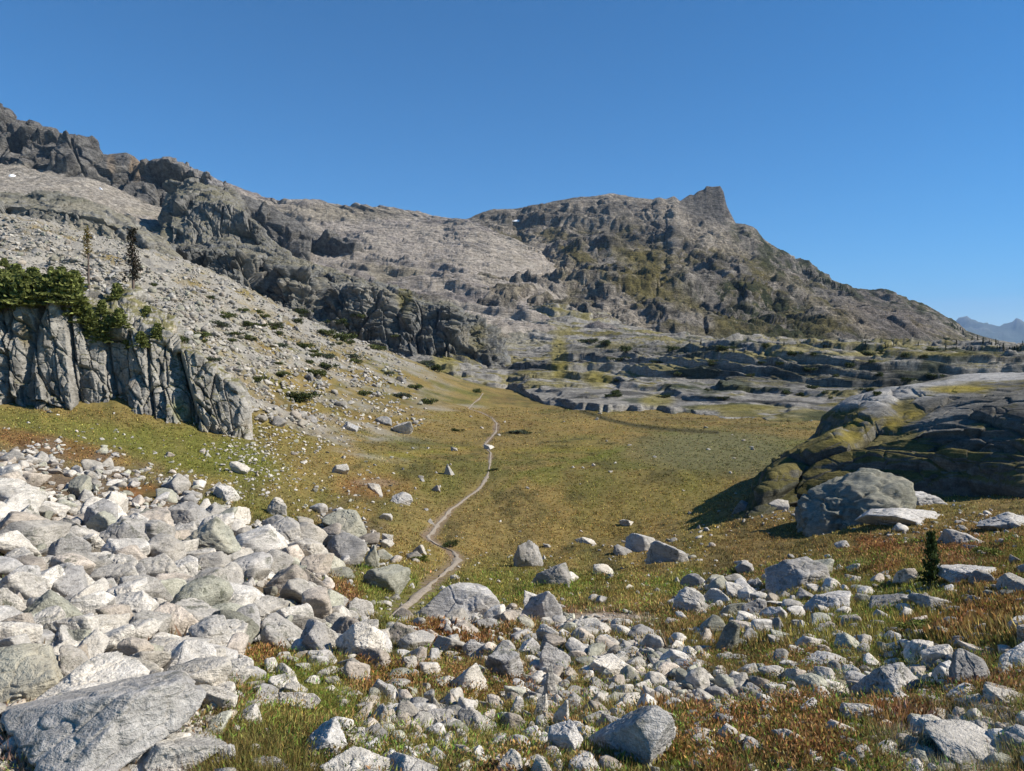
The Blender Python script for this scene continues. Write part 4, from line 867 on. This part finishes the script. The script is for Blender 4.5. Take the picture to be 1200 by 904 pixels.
# ------------------------------------------------------------ grass and heath
def blades(x, y, z, hgt, wid, nper, col, seed, spread=.5, lean=.5, colvar=.25, kind='grass', tip=None):
    r = np.random.default_rng(seed); n = len(x); i = np.repeat(np.arange(n), nper); N = len(i)
    a = r.uniform(0, 6.283, N); rad = np.sqrt(r.uniform(size=N))*hgt[i]*spread; bx = x[i]+np.cos(a)*rad; by = y[i]+np.sin(a)*rad; bz = z[i]-.01
    H_ = hgt[i]*r.uniform(.5, 1.1, N); la = a+r.normal(0, .8, N); l = H_*lean*r.uniform(.2, 1.1, N); w = wid[i]*r.uniform(.7, 1.3, N); wa = r.uniform(0, 6.283, N)
    dx, dy = np.cos(wa)*w*.5, np.sin(wa)*w*.5; lx, ly = np.cos(la)*l, np.sin(la)*l
    if kind == 'grass':
        V = np.stack([np.stack([bx-dx, by-dy, bz], -1), np.stack([bx+dx, by+dy, bz], -1), np.stack([bx+lx, by+ly, bz+H_], -1)], 1)
        F = np.arange(N*3).reshape(N, 3); k = 3
    else:   # twig with a leafy tip: diamond
        V = np.stack([np.stack([bx, by, bz], -1), np.stack([bx+lx*.6+dx, by+ly*.6+dy, bz+H_*.6], -1), np.stack([bx+lx, by+ly, bz+H_], -1), np.stack([bx+lx*.6-dx, by+ly*.6-dy, bz+H_*.6], -1)], 1)
        F = np.arange(N*4).reshape(N, 4); k = 4
    c = col[i]*np.exp(r.normal(0, colvar, N))[:, None]*np.exp(r.normal(0, .10, (N, 3)))
    if tip is not None: m = r.uniform(size=N) < .16; c[m] = tip*r.uniform(.6, 1.2, (m.sum(), 1))
    return V.reshape(-1, 3), F, np.repeat(c, k, 0)
M_leaf = mat_leaf('leaves')
def cover(n, pyr, dmax, seed):
    r = np.random.default_rng(seed); px = r.uniform(-60, 1260, n); py = r.uniform(*pyr, n); x, y = hit(px, py); ok = ~np.isnan(x); px, py, x, y = px[ok], py[ok], x[ok], y[ok]
    x = x+r.normal(0, .3, len(x))*y/FP*6; z = Gm(x, y); C, qx, qy = gcolor(x, y, z)
    bare = sm(.10, .16, C[:, 2]); keep = (r.uniform(size=len(x)) > bare*1.1) & (C[:, 2] < .11) & (r.uniform(size=len(x)) > .93*leftfield(qx, qy, 10)) & (y < dmax) & (trail_dist(x, y) > .38)
    return x[keep], y[keep], z[keep], C[keep]
parts = []
x, y, z, C = cover(34000, (640, 985), 16, 21)
pt = fbm(np.stack([x, y, 0*x], -1)/.6, 3, seed=91); red = C[:, 0]/C[:, 1]
hgt = (.045+.06*pt)*R0.uniform(.6, 1.3, len(x)); hgt = np.clip(hgt, .018, .13); hw = np.maximum(.006, 1.1*y/FP)
is_h = red > 1.45
GV = [blades(x[~is_h], y[~is_h], z[~is_h], hgt[~is_h]*1.1, np.maximum(.004, .9*y[~is_h]/FP), 15, C[~is_h]*1.75, 31, .9, .6, .3, tip=np.array((.34, .27, .1))),
      ]
HV = [blades(x[is_h], y[is_h], z[is_h], hgt[is_h], hw[is_h]*1.7, 15, C[is_h]*1.8, 32, .9, .45, .35, 'twig', tip=np.array((.30, .17, .07)))]
x, y, z, C = cover(76000, (478, 760), 160, 22); hgt = np.maximum(.09, 1.9*y/FP)*R0.uniform(.5, 1.25, len(x))
red = C[:, 0]/C[:, 1]; is_h = red > 1.45; ww = np.maximum(.02, 1.3*y/FP); hgt = hgt*(1-.35*sm(40, 100, y))
GV.append(blades(x[~is_h], y[~is_h], z[~is_h], hgt[~is_h], ww[~is_h], 6, C[~is_h]*1.8, 33, 1.2, .6, .4)); HV.append(blades(x[is_h], y[is_h], z[is_h], hgt[is_h], ww[is_h]*1.2, 5, C[is_h]*1.8, 34, 1.2, .5, .3, 'twig'))
def cushions(x, y, z, rad, hgt, nper, size, col, seed, tip=None, var=.3):
    r = np.random.default_rng(seed); n = len(x); i = np.repeat(np.arange(n), nper); N = len(i)
    a = r.uniform(0, 6.283, N); ct = r.uniform(size=N); st = np.sqrt(1-ct*ct); k = r.uniform(.55, 1., N)
    q = np.stack([x[i]+np.cos(a)*st*rad[i]*k, y[i]+np.sin(a)*st*rad[i]*k, z[i]+ct*hgt[i]*k], -1)
    d = r.normal(0, .5, (N, 3))+np.stack([np.cos(a)*st, np.sin(a)*st, ct+.6], -1); d /= np.linalg.norm(d, axis=1)[:, None]; sd = np.cross(d, r.normal(size=(N, 3))); sd /= np.linalg.norm(sd, axis=1)[:, None]
    sz = (size[i]*r.uniform(.6, 1.4, N))[:, None]; V = np.stack([q-d*sz*.7, q+sd*sz*.3, q+d*sz*.9, q-sd*sz*.3], 1).reshape(-1, 3)
    c = col[i]*np.exp(r.normal(0, var, N))[:, None]*np.exp(r.normal(0, .12, (N, 3)))
    if tip is not None: m = (r.uniform(size=N) < .22) & (ct > .45); c[m] = tip*r.uniform(.6, 1.3, (m.sum(), 1))
    return V, np.arange(N*4).reshape(N, 4), np.repeat(c, 4, 0)
x, y, z, C = cover(30000, (630, 985), 20, 41)
red = C[:, 0]/C[:, 1]; mm = R0.uniform(size=len(x)); hs_ = R0.uniform(.5, 1.4, len(x)); sz_ = np.maximum(.012, 1.9*y/FP)
is_h = (red+mm*.4 > 1.66); cc_ = C*1.95; mixg = R0.uniform(size=len(x)) < .3; cc_[mixg] = cc_[mixg]*(.6, 1.15, .6)
HV.append(cushions(x[is_h], y[is_h], z[is_h]-.01, (.085*hs_+.01*y)[is_h], (.055*hs_+.005*y)[is_h], 32, sz_[is_h], cc_[is_h], 42, np.array((.36, .20, .09))))
g_ = ~is_h; x, y, z, cc_, hs_, sz_ = [q[g_][::2] for q in (x, y, z, cc_, hs_, sz_)]
GV.append((lambda V, F, c: (V[:len(V)//4*4].reshape(-1, 4, 3)[:, [0, 1, 2]].reshape(-1, 3), np.arange(len(V)//4*3).reshape(-1, 3), c.reshape(-1, 4, 3)[:, [0, 1, 2]].reshape(-1, 3)))(*cushions(x, y, z-.01, .07*hs_+.01*y, .05*hs_+.005*y, 26, sz_*1.2, cc_, 43, np.array((.22, .24, .05)))))
def joinp(name, L):
    off = 0; Vs, Fs, Cs = [], [], []
    for v, f, c in L: Vs.append(v); Fs.append(f+off); Cs.append(c); off += len(v)
    return mesh_arrays(name, np.concatenate(Vs), np.concatenate(Fs), np.concatenate(Cs), smooth=False)
tag(obj('grass', joinp('grass', GV), M_leaf), 'short green and golden alpine grass over the slope and meadow', 'grass', kind='stuff')
tag(obj('heath', joinp('heath', HV), M_leaf), 'low rust red autumn heath growing between the stones', 'heath', kind='stuff')

# ------------------------------------------------------------ shrubs and trees
def tube(p0, p1, r0, r1, n=6):
    p0, p1 = np.array(p0, float), np.array(p1, float); d = p1-p0; d /= np.linalg.norm(d)+1e-9; a = np.cross(d, (0, 0, 1) if abs(d[2]) < .9 else (1, 0, 0)); a /= np.linalg.norm(a); b = np.cross(d, a)
    t = np.linspace(0, 2*np.pi, n, endpoint=False); ring = np.cos(t)[:, None]*a+np.sin(t)[:, None]*b
    V = np.concatenate([p0+ring*r0, p1+ring*r1]); F = np.array([(k, (k+1) % n, n+(k+1) % n, n+k) for k in range(n)]); return V, F
def joinc(name, L, col, jitter=.1):
    off = 0; Vs, Fs = [], []
    for v, f in L: Vs.append(v); Fs.append(f+off); off += len(v)
    V = np.concatenate(Vs); c = np.tile(np.array(col, float), (len(V), 1))*np.random.default_rng(1).uniform(1-jitter, 1+jitter, (len(V), 1)); return mesh_arrays(name, V, np.concatenate(Fs), c)
def leaf_cloud(cent, rad, n, size, col, seed, flat=1., shell=.5):
    r = np.random.default_rng(seed); d = r.normal(size=(n, 3)); d /= np.linalg.norm(d, axis=1)[:, None]; d[:, 2] *= flat; q = cent+d*rad*(r.uniform(size=(n, 1))**shell)
    a = r.normal(size=(n, 3)); a /= np.linalg.norm(a, axis=1)[:, None]; b = np.cross(a, r.normal(size=(n, 3))); b /= np.linalg.norm(b, axis=1)[:, None]; s = size*r.uniform(.6, 1.3, (n, 1))
    V = np.stack([q-a*s*.5, q+b*s*.35, q+a*s*.5, q-b*s*.35], 1).reshape(-1, 3); c = np.repeat(np.array(col)*np.exp(r.normal(0, .25, (n, 1)))*np.exp(r.normal(0, .08, (n, 3))), 4, 0); return V, np.arange(n*4).reshape(n, 4), c
def conifer(h, rw, seed, col=(.05, .065, .02), whorls=16, per=9, nd=14, ragged=.3, bare=.08, needle=.1):
    r = np.random.default_rng(seed); L = []; T = [tube((0, 0, -.3), (0, 0, h*.6), h*.022, h*.013), tube((0, 0, h*.6), (0, 0, h), h*.013, h*.003)]
    for k in range(whorls):
        t = bare+(1-bare)*k/whorls; z = h*t; rr = rw*(1-t)**.8*r.uniform(1-ragged, 1.1)+.04*rw
        for j in range(per):
            a = r.uniform(0, 6.283); ln = rr*r.uniform(.55, 1.1); droop = -.25*ln+.15*ln*r.uniform(); p1 = np.array((math.cos(a)*ln, math.sin(a)*ln, z+droop))
            T.append(tube((0, 0, z), p1, h*.004, h*.0012, 3))
            s = np.sqrt(r.uniform(size=nd))[:, None]; q = np.array((0, 0, z))*(1-s)+p1*s+r.normal(0, .09*rw, (nd, 3))*(1, 1, .5)
            dirv = p1/np.linalg.norm(p1)+r.normal(0, .45, (nd, 3)); dirv /= np.linalg.norm(dirv, axis=1)[:, None]; side = np.cross(dirv, r.normal(size=(nd, 3))); side /= np.linalg.norm(side, axis=1)[:, None]
            sz = needle*rw*2.2*r.uniform(.7, 1.4, (nd, 1)); V = np.stack([q-dirv*sz*.5, q+side*sz*.28, q+dirv*sz*.6, q-side*sz*.28], 1).reshape(-1, 3)
            L.append((V, np.arange(nd*4).reshape(nd, 4), np.repeat(np.array(col)*np.exp(r.normal(0, .3, (nd, 1))), 4, 0)))
    off = 0; Vs, Fs, Cs = [], [], []
    for v, f, c in L: Vs.append(v); Fs.append(f+off); Cs.append(c); off += len(v)
    crown = mesh_arrays('crown', np.concatenate(Vs), np.concatenate(Fs), np.concatenate(Cs), smooth=False)
    return joinc('trunk', T, (.12, .095, .075)), crown
m, t_, b_ = nt('bark'); A_ = attr(t_); nz = noise(t_, mapping(t_, pos(t_), (4, 4, .8)), 6, 4); t_.links.new(mixc(t_, 1., A_.outputs['Color'], mapr(t_, nz, .3, .7, .6, 1.4), 'MULTIPLY'), b_.inputs['Base Color']); b_.inputs['Roughness'].default_value = .95; M_bark = m
def tree(name, loc, trunk, crown, label, cat, group=None, scale=(1, 1, 1), rz=0.):
    e = empty(name, loc); e.scale = scale; e.rotation_euler = (0, 0, rz); tag(e, label, cat, group)
    for nm, me in (('trunk', trunk), ('crown', crown)):
        if me is None: continue
        if not me.materials: me.materials.append(M_bark if nm == 'trunk' else M_leaf)
        o = bpy.data.objects.new(nm, me); COL.objects.link(o); o.parent = e
    return e
def copy_tree(e, loc, scale, rz, label=None):
    c = e.copy(); COL.objects.link(c); c.location = loc; c.scale = scale; c.rotation_euler = (0, 0, rz)
    if label: c['label'] = label
    for ch in list(e.children):
        d = ch.copy(); COL.objects.link(d); d.parent = c
    return c
deps = None
def surf(px, py, objs=None, D0=0):
    """point of the built scene seen at a photo pixel (ray cast in the scene)"""
    global deps
    if deps is None: bpy.context.view_layer.update(); deps = bpy.context.evaluated_depsgraph_get()
    rx, rz = ray(px, py); from mathutils import Vector
    d = Vector((float(rx), 1, float(rz))).normalized(); ok, loc, nrm, i, o, mt = S.ray_cast(deps, Vector(d*max(D0, 1.2)), d)
    return loc if ok else None
# low trees on top of the cliff
fi = [conifer(2.6, 1.05, 50+k, whorls=13, per=10, nd=16, ragged=.5, bare=.02, needle=.12, col=(.15, .17, .05)) for k in range(4)]
spots = [(-30, 352, 2.6), (2, 335, 2.2), (8, 352, 2.9), (28, 350, 2.8), (40, 338, 2.6), (52, 345, 2.4), (66, 342, 2.6), (80, 348, 2.8), (92, 360, 2.2), (100, 372, 2.0), (110, 385, 2.0), (72, 328, 2.6), (88, 335, 2.2), (20, 330, 2.4), (5, 308, 1.6), (60, 318, 1.6),
         (118, 392, 1.7), (126, 380, 1.5), (140, 375, 1.7), (120, 360, 1.3), (150, 400, 1.2), (165, 398, 1.4), (185, 388, 1.4), (138, 345, 1.8), (172, 365, 1.2)]
proto = {}
for k, (px, py, h) in enumerate(spots):
    l = surf(px, py+4)
    if l is None: continue
    j = k % 4; sc = h/2.6*1.15; s3 = (sc*1.35, sc*1.35, sc*.8)
    if px < 95: lb = 'bushy dark green fir in the dense thicket on top of the cliff'; g = 'firs in the thicket on the cliff'
    else: lb = 'small ragged fir clinging to the cracked face right of the thicket'; g = 'ragged firs on the cliff face'
    if (j, g) not in proto: proto[(j, g)] = tree('fir_tree', (l.x, l.y, l.z-.3), fi[j][0], fi[j][1], lb, 'tree', g, s3, k*1.3)
    else: copy_tree(proto[(j, g)], (l.x, l.y, l.z-.3), s3, k*1.3)
# two thin standing trees, half dead
def snag(h, seed, col, tw=.28, green=0):
    r = np.random.default_rng(seed); T = [tube((0, 0, -.4), (.05, 0, h*.5), .14, .09), tube((.05, 0, h*.5), (0, 0, h), .09, .02)]
    Lf = []
    for k in range(70):
        z = h*r.uniform(.15, .98); a = r.uniform(0, 6.283); ln = tw*r.uniform(.3, 2.4)*(1.15-.8*z/h); T.append(tube((0, 0, z), (math.cos(a)*ln, math.sin(a)*ln, z-.2*ln), .025, .008, 3))
        if z > h*green: Lf.append(leaf_cloud(np.array((math.cos(a)*ln*.6, math.sin(a)*ln*.6, z-.1*ln)), tw*.8, 14, .22, col, seed+k))
    off = 0; Vs, Fs, Cs = [], [], []
    for v, f, c in Lf: Vs.append(v); Fs.append(f+off); Cs.append(c); off += len(v)
    return joinc('trunk', T, (.13, .10, .085)), mesh_arrays('crown', np.concatenate(Vs), np.concatenate(Fs), np.concatenate(Cs), smooth=False)
for px, py, top, col, gr, lb in ((104, 338, 266, (.13, .10, .02), .55, 'thin leaning conifer with an orange green top, left of the dark spire'), (156, 338, 268, (.035, .03, .02), .1, 'thin dark dead looking spire of a conifer above the cliff')):
    l = surf(px, py)
    if l is not None:
        tr, cr = snag((py-top)*l.y/FP, px, col, .5, gr); tree('conifer', l, tr, cr, lb, 'tree')
# little fir at the right
l = surf(1090, 684)
tr, cr = conifer(1.0, .34, 77, whorls=14, per=6, nd=12, needle=.10, col=(.05, .075, .022), ragged=.6); hh = 64*l.y/FP
tree('fir_tree', l, tr, cr, 'tiny dark fir standing among slabs at the right', 'tree', None, (hh*.85, hh*.85, hh))
# shrubs
def shrub(seed, col):
    L = []; r = np.random.default_rng(seed)
    for k in range(9):
        c = r.normal(0, .28, 3)*(1, 1, .3)+(0, 0, .28); L.append(leaf_cloud(c, .26, 110, .11, col, seed*10+k, .8))
    off = 0; Vs, Fs, Cs = [], [], []
    for v, f, c in L: Vs.append(v); Fs.append(f+off); Cs.append(c); off += len(v)
    T = [tube((0, 0, -.15), r.normal(0, .25, 3)*(1, 1, .1)+(0, 0, .35), .03, .01, 4) for _ in range(6)]
    return joinc('stem', T, (.12, .09, .07)), mesh_arrays('foliage', np.concatenate(Vs), np.concatenate(Fs), np.concatenate(Cs), smooth=False)
sh = [shrub(5, (.085, .10, .03)), shrub(6, (.055, .07, .022)), shrub(7, (.13, .15, .03)), shrub(8, (.075, .09, .055))]
def put_shrub(px, py, w, kind, label, group=None, hs=.7):
    l = surf(px, py)
    if l is None: return
    s = w*l.y/FP; e = empty('shrub', (l.x, l.y, l.z-.05*s)); e.scale = (s, s*.9, s*hs); e.rotation_euler = (0, 0, px); tag(e, label, 'shrub', group)
    for nm, me in zip(('stem', 'foliage'), sh[kind]):
        if not me.materials: me.materials.append(M_bark if nm == 'stem' else M_leaf)
        o = bpy.data.objects.new(nm, me); COL.objects.link(o); o.parent = e
for px, py, w in [(290, 398, 18), (328, 393, 14), (355, 408, 18), (372, 418, 14), (345, 378, 14), (310, 372, 12), (370, 440, 24), (385, 432, 20), (355, 468, 26), (300, 446, 18), (215, 402, 22), (262, 372, 12), (285, 365, 12), (395, 380, 18), (420, 372, 16), (245, 350, 10), (400, 398, 26), (382, 392, 20), (440, 410, 20), (330, 440, 16), (235, 395, 20), (180, 335, 9), (270, 400, 12), (415, 425, 16)]:
    put_shrub(px, py, w, (px+py) % 2, 'dark green shrub growing among scree on the left slope', 'shrubs on the scree slope')
for px, py, w, k, lb in [(608, 508, 18, 3, 'low grey green willow bush right of the trail on the far meadow'), (617, 508, 14, 1, None), (536, 505, 12, 1, 'small dark bush left of the trail on the far meadow'), (578, 552, 11, 1, 'dark bush at the right edge of the trail bend'),
                         (560, 460, 16, 1, None), (1080, 735, 34, 2, 'yellow green leafy shrub right of centre below the slab pair'), (1160, 650, 34, 2, 'yellow green leafy shrub beside the right edge'), (262, 660, 0, 2, None), (1070, 700, 0, 2, None),
                         (528, 640, 20, 1, 'dark green bush right where the trail forks'), (492, 655, 18, 2, 'bright green bush left of the trail beside a pale stone')]:
    if w: put_shrub(px, py, w, k, lb or 'dark green bush at the edge of the far meadow', None if lb else 'bushes at the meadow edge', .5)
rs = random.Random(4)
for k in range(34):
    t__ = rs.uniform(0, 1); put_shrub(240+t__*230+rs.uniform(-30, 60), 360+t__*60+rs.uniform(-10, 60), rs.uniform(8, 20), rs.choice([0, 1, 3]), 'dark green shrub growing among scree on the left slope', 'shrubs on the scree slope')
for k in range(46):
    px = rs.uniform(690, 1120); py = rs.uniform(398, 468)
    put_shrub(px, py, rs.uniform(7, 18), 1, 'dark green shrub on the rock ledges beyond the meadow', 'shrubs on the far ledges', .6)
# trees along the ridge, far right
ft, fc = conifer(1., .2, 99, whorls=10, per=6, nd=6, needle=.2, col=(.03, .042, .018)); first = None
def skyy(px): return float(np.interp(px, [s[0] for s in SKY1], [s[1] for s in SKY1]))
for k in range(95):
    if k < 40: px = rs.uniform(940, 1000); py = skyy(px)+rs.uniform(2, 8); h = rs.uniform(2.6, 5.5)
    elif k < 75: px = rs.uniform(1110, 1198); py = skyy(px)+rs.uniform(3, 9); h = rs.uniform(2.5, 5.5)
    else: px = rs.uniform(800, 1200); py = rs.uniform(402, 412); h = rs.uniform(3, 6)
    l = surf(px, py)
    if l is None: continue
    hh = h*l.y/FP; sc = (hh*1.3, hh*1.3, hh)
    if k < 75: lb, g = 'tiny dark conifer in the line along the far ridge', 'conifers along the far ridge'
    else: lb, g = 'small dark conifer at the foot of the far mountain', 'conifers at the mountain foot'
    if first is None: first = tree('conifer', (l.x, l.y, l.z-.03*hh), ft, fc, lb, 'tree', g, sc, k)
    else: c = copy_tree(first, (l.x, l.y, l.z-.03*hh), sc, k, lb); c['group'] = g
# snow patches
M_snow, t_, b_ = nt('snow'); b_.inputs['Base Color'].default_value = (.85, .87, .9, 1); b_.inputs['Roughness'].default_value = .7
for px, py, w, hgt, rz, lb in ((13, 206, 12, 7, -.5, 'white snow patch below the crags at the left edge'), (118, 222, 6, 4, .5, 'tiny snow patch on scree below the crags'), (205, 0, 0, 0, 0, None), (605, 259, 13, 3.5, -.15, 'thin snow streak just below the central ridge')):
    if not w: continue
    l = surf(px, py)
    if l is None: continue
    s = l.y/FP; v, f = rock(3, px, 12, 10, (w*s, hgt*s*1.5, 3.), .1, (0, 0, rz)); v[:, 2] -= 1.5
    v = v@np.array([[1, 0, 0], [0, .75, .66], [0, -.66, .75]]).astype(float)
    o = obj('snow_patch', mesh_arrays('snow_patch', v, f, np.tile((.9, .9, .9), (len(v), 1))), M_snow); o.location = l; tag(o, lb, 'snow patch')

# ------------------------------------------------------------ haze
HZ = 3.6e-5
if HZ:
    x0, x1, y0, y1, z0, z1 = -26500, 26500, -600, 41000, -1500, 2600
    hv = [(x, y, z) for z in (z0, z1) for y in (y0, y1) for x in (x0, x1)]; me = bpy.data.meshes.new('haze'); me.from_pydata(hv, [], [(0, 2, 3, 1), (4, 5, 7, 6), (0, 1, 5, 4), (2, 6, 7, 3), (0, 4, 6, 2), (1, 3, 7, 5)]); me.update()
    m = bpy.data.materials.new('haze'); m.use_nodes = True; t = m.node_tree; t.nodes.clear(); o_ = t.nodes.new('ShaderNodeOutputMaterial'); pv = t.nodes.new('ShaderNodeVolumePrincipled')
    pv.inputs['Color'].default_value = (.45, .66, 1., 1); pv.inputs['Density'].default_value = HZ; pv.inputs['Anisotropy'].default_value = 0.; t.links.new(pv.outputs[0], o_.inputs['Volume'])
    tag(obj('haze', me, m), kind='stuff')

# ------------------------------------------------------------ light and camera
AZ, EL = 93, 37
w = bpy.data.worlds.new('World'); S.world = w; w.use_nodes = True; n = w.node_tree.nodes
sk = n.new('ShaderNodeTexSky'); sk.sky_type = 'NISHITA'; sk.sun_disc = False; sk.sun_elevation = math.radians(EL); sk.sun_rotation = math.radians(AZ); sk.altitude = 1800; sk.air_density = 1.0; sk.dust_density = .1; sk.ozone_density = 3.5
hs = n.new('ShaderNodeHueSaturation'); hs.inputs['Saturation'].default_value = 2.35; w.node_tree.links.new(sk.outputs[0], hs.inputs['Color']); w.node_tree.links.new(hs.outputs[0], n['Background'].inputs[0]); n['Background'].inputs[1].default_value = .076
sl = bpy.data.lights.new('sun', 'SUN'); sl.energy = 5.0; sl.angle = math.radians(.53); sl.color = (1, .93, .82)
so = bpy.data.objects.new('sun', sl); COL.objects.link(so)
from mathutils import Vector
sd = Vector((math.sin(math.radians(AZ))*math.cos(math.radians(EL)), math.cos(math.radians(AZ))*math.cos(math.radians(EL)), math.sin(math.radians(EL))))
so.rotation_euler = sd.to_track_quat('Z', 'Y').to_euler()
cd = bpy.data.cameras.new('camera'); cam = bpy.data.objects.new('camera', cd); COL.objects.link(cam); S.camera = cam
cd.sensor_width = 36; cd.lens = 36*FP/1200; cd.clip_start = .05; cd.clip_end = 90000
cam.rotation_euler = (math.pi/2-TH, 0, 0)
S.view_settings.view_transform = 'Standard'; S.view_settings.look = 'None'; S.view_settings.gamma = 1; S.view_settings.use_curve_mapping = False; S.view_settings.exposure = .7
S.cycles.max_bounces = 5; S.cycles.diffuse_bounces = 2; S.cycles.volume_bounces = 1; S.cycles.use_adaptive_sampling = True
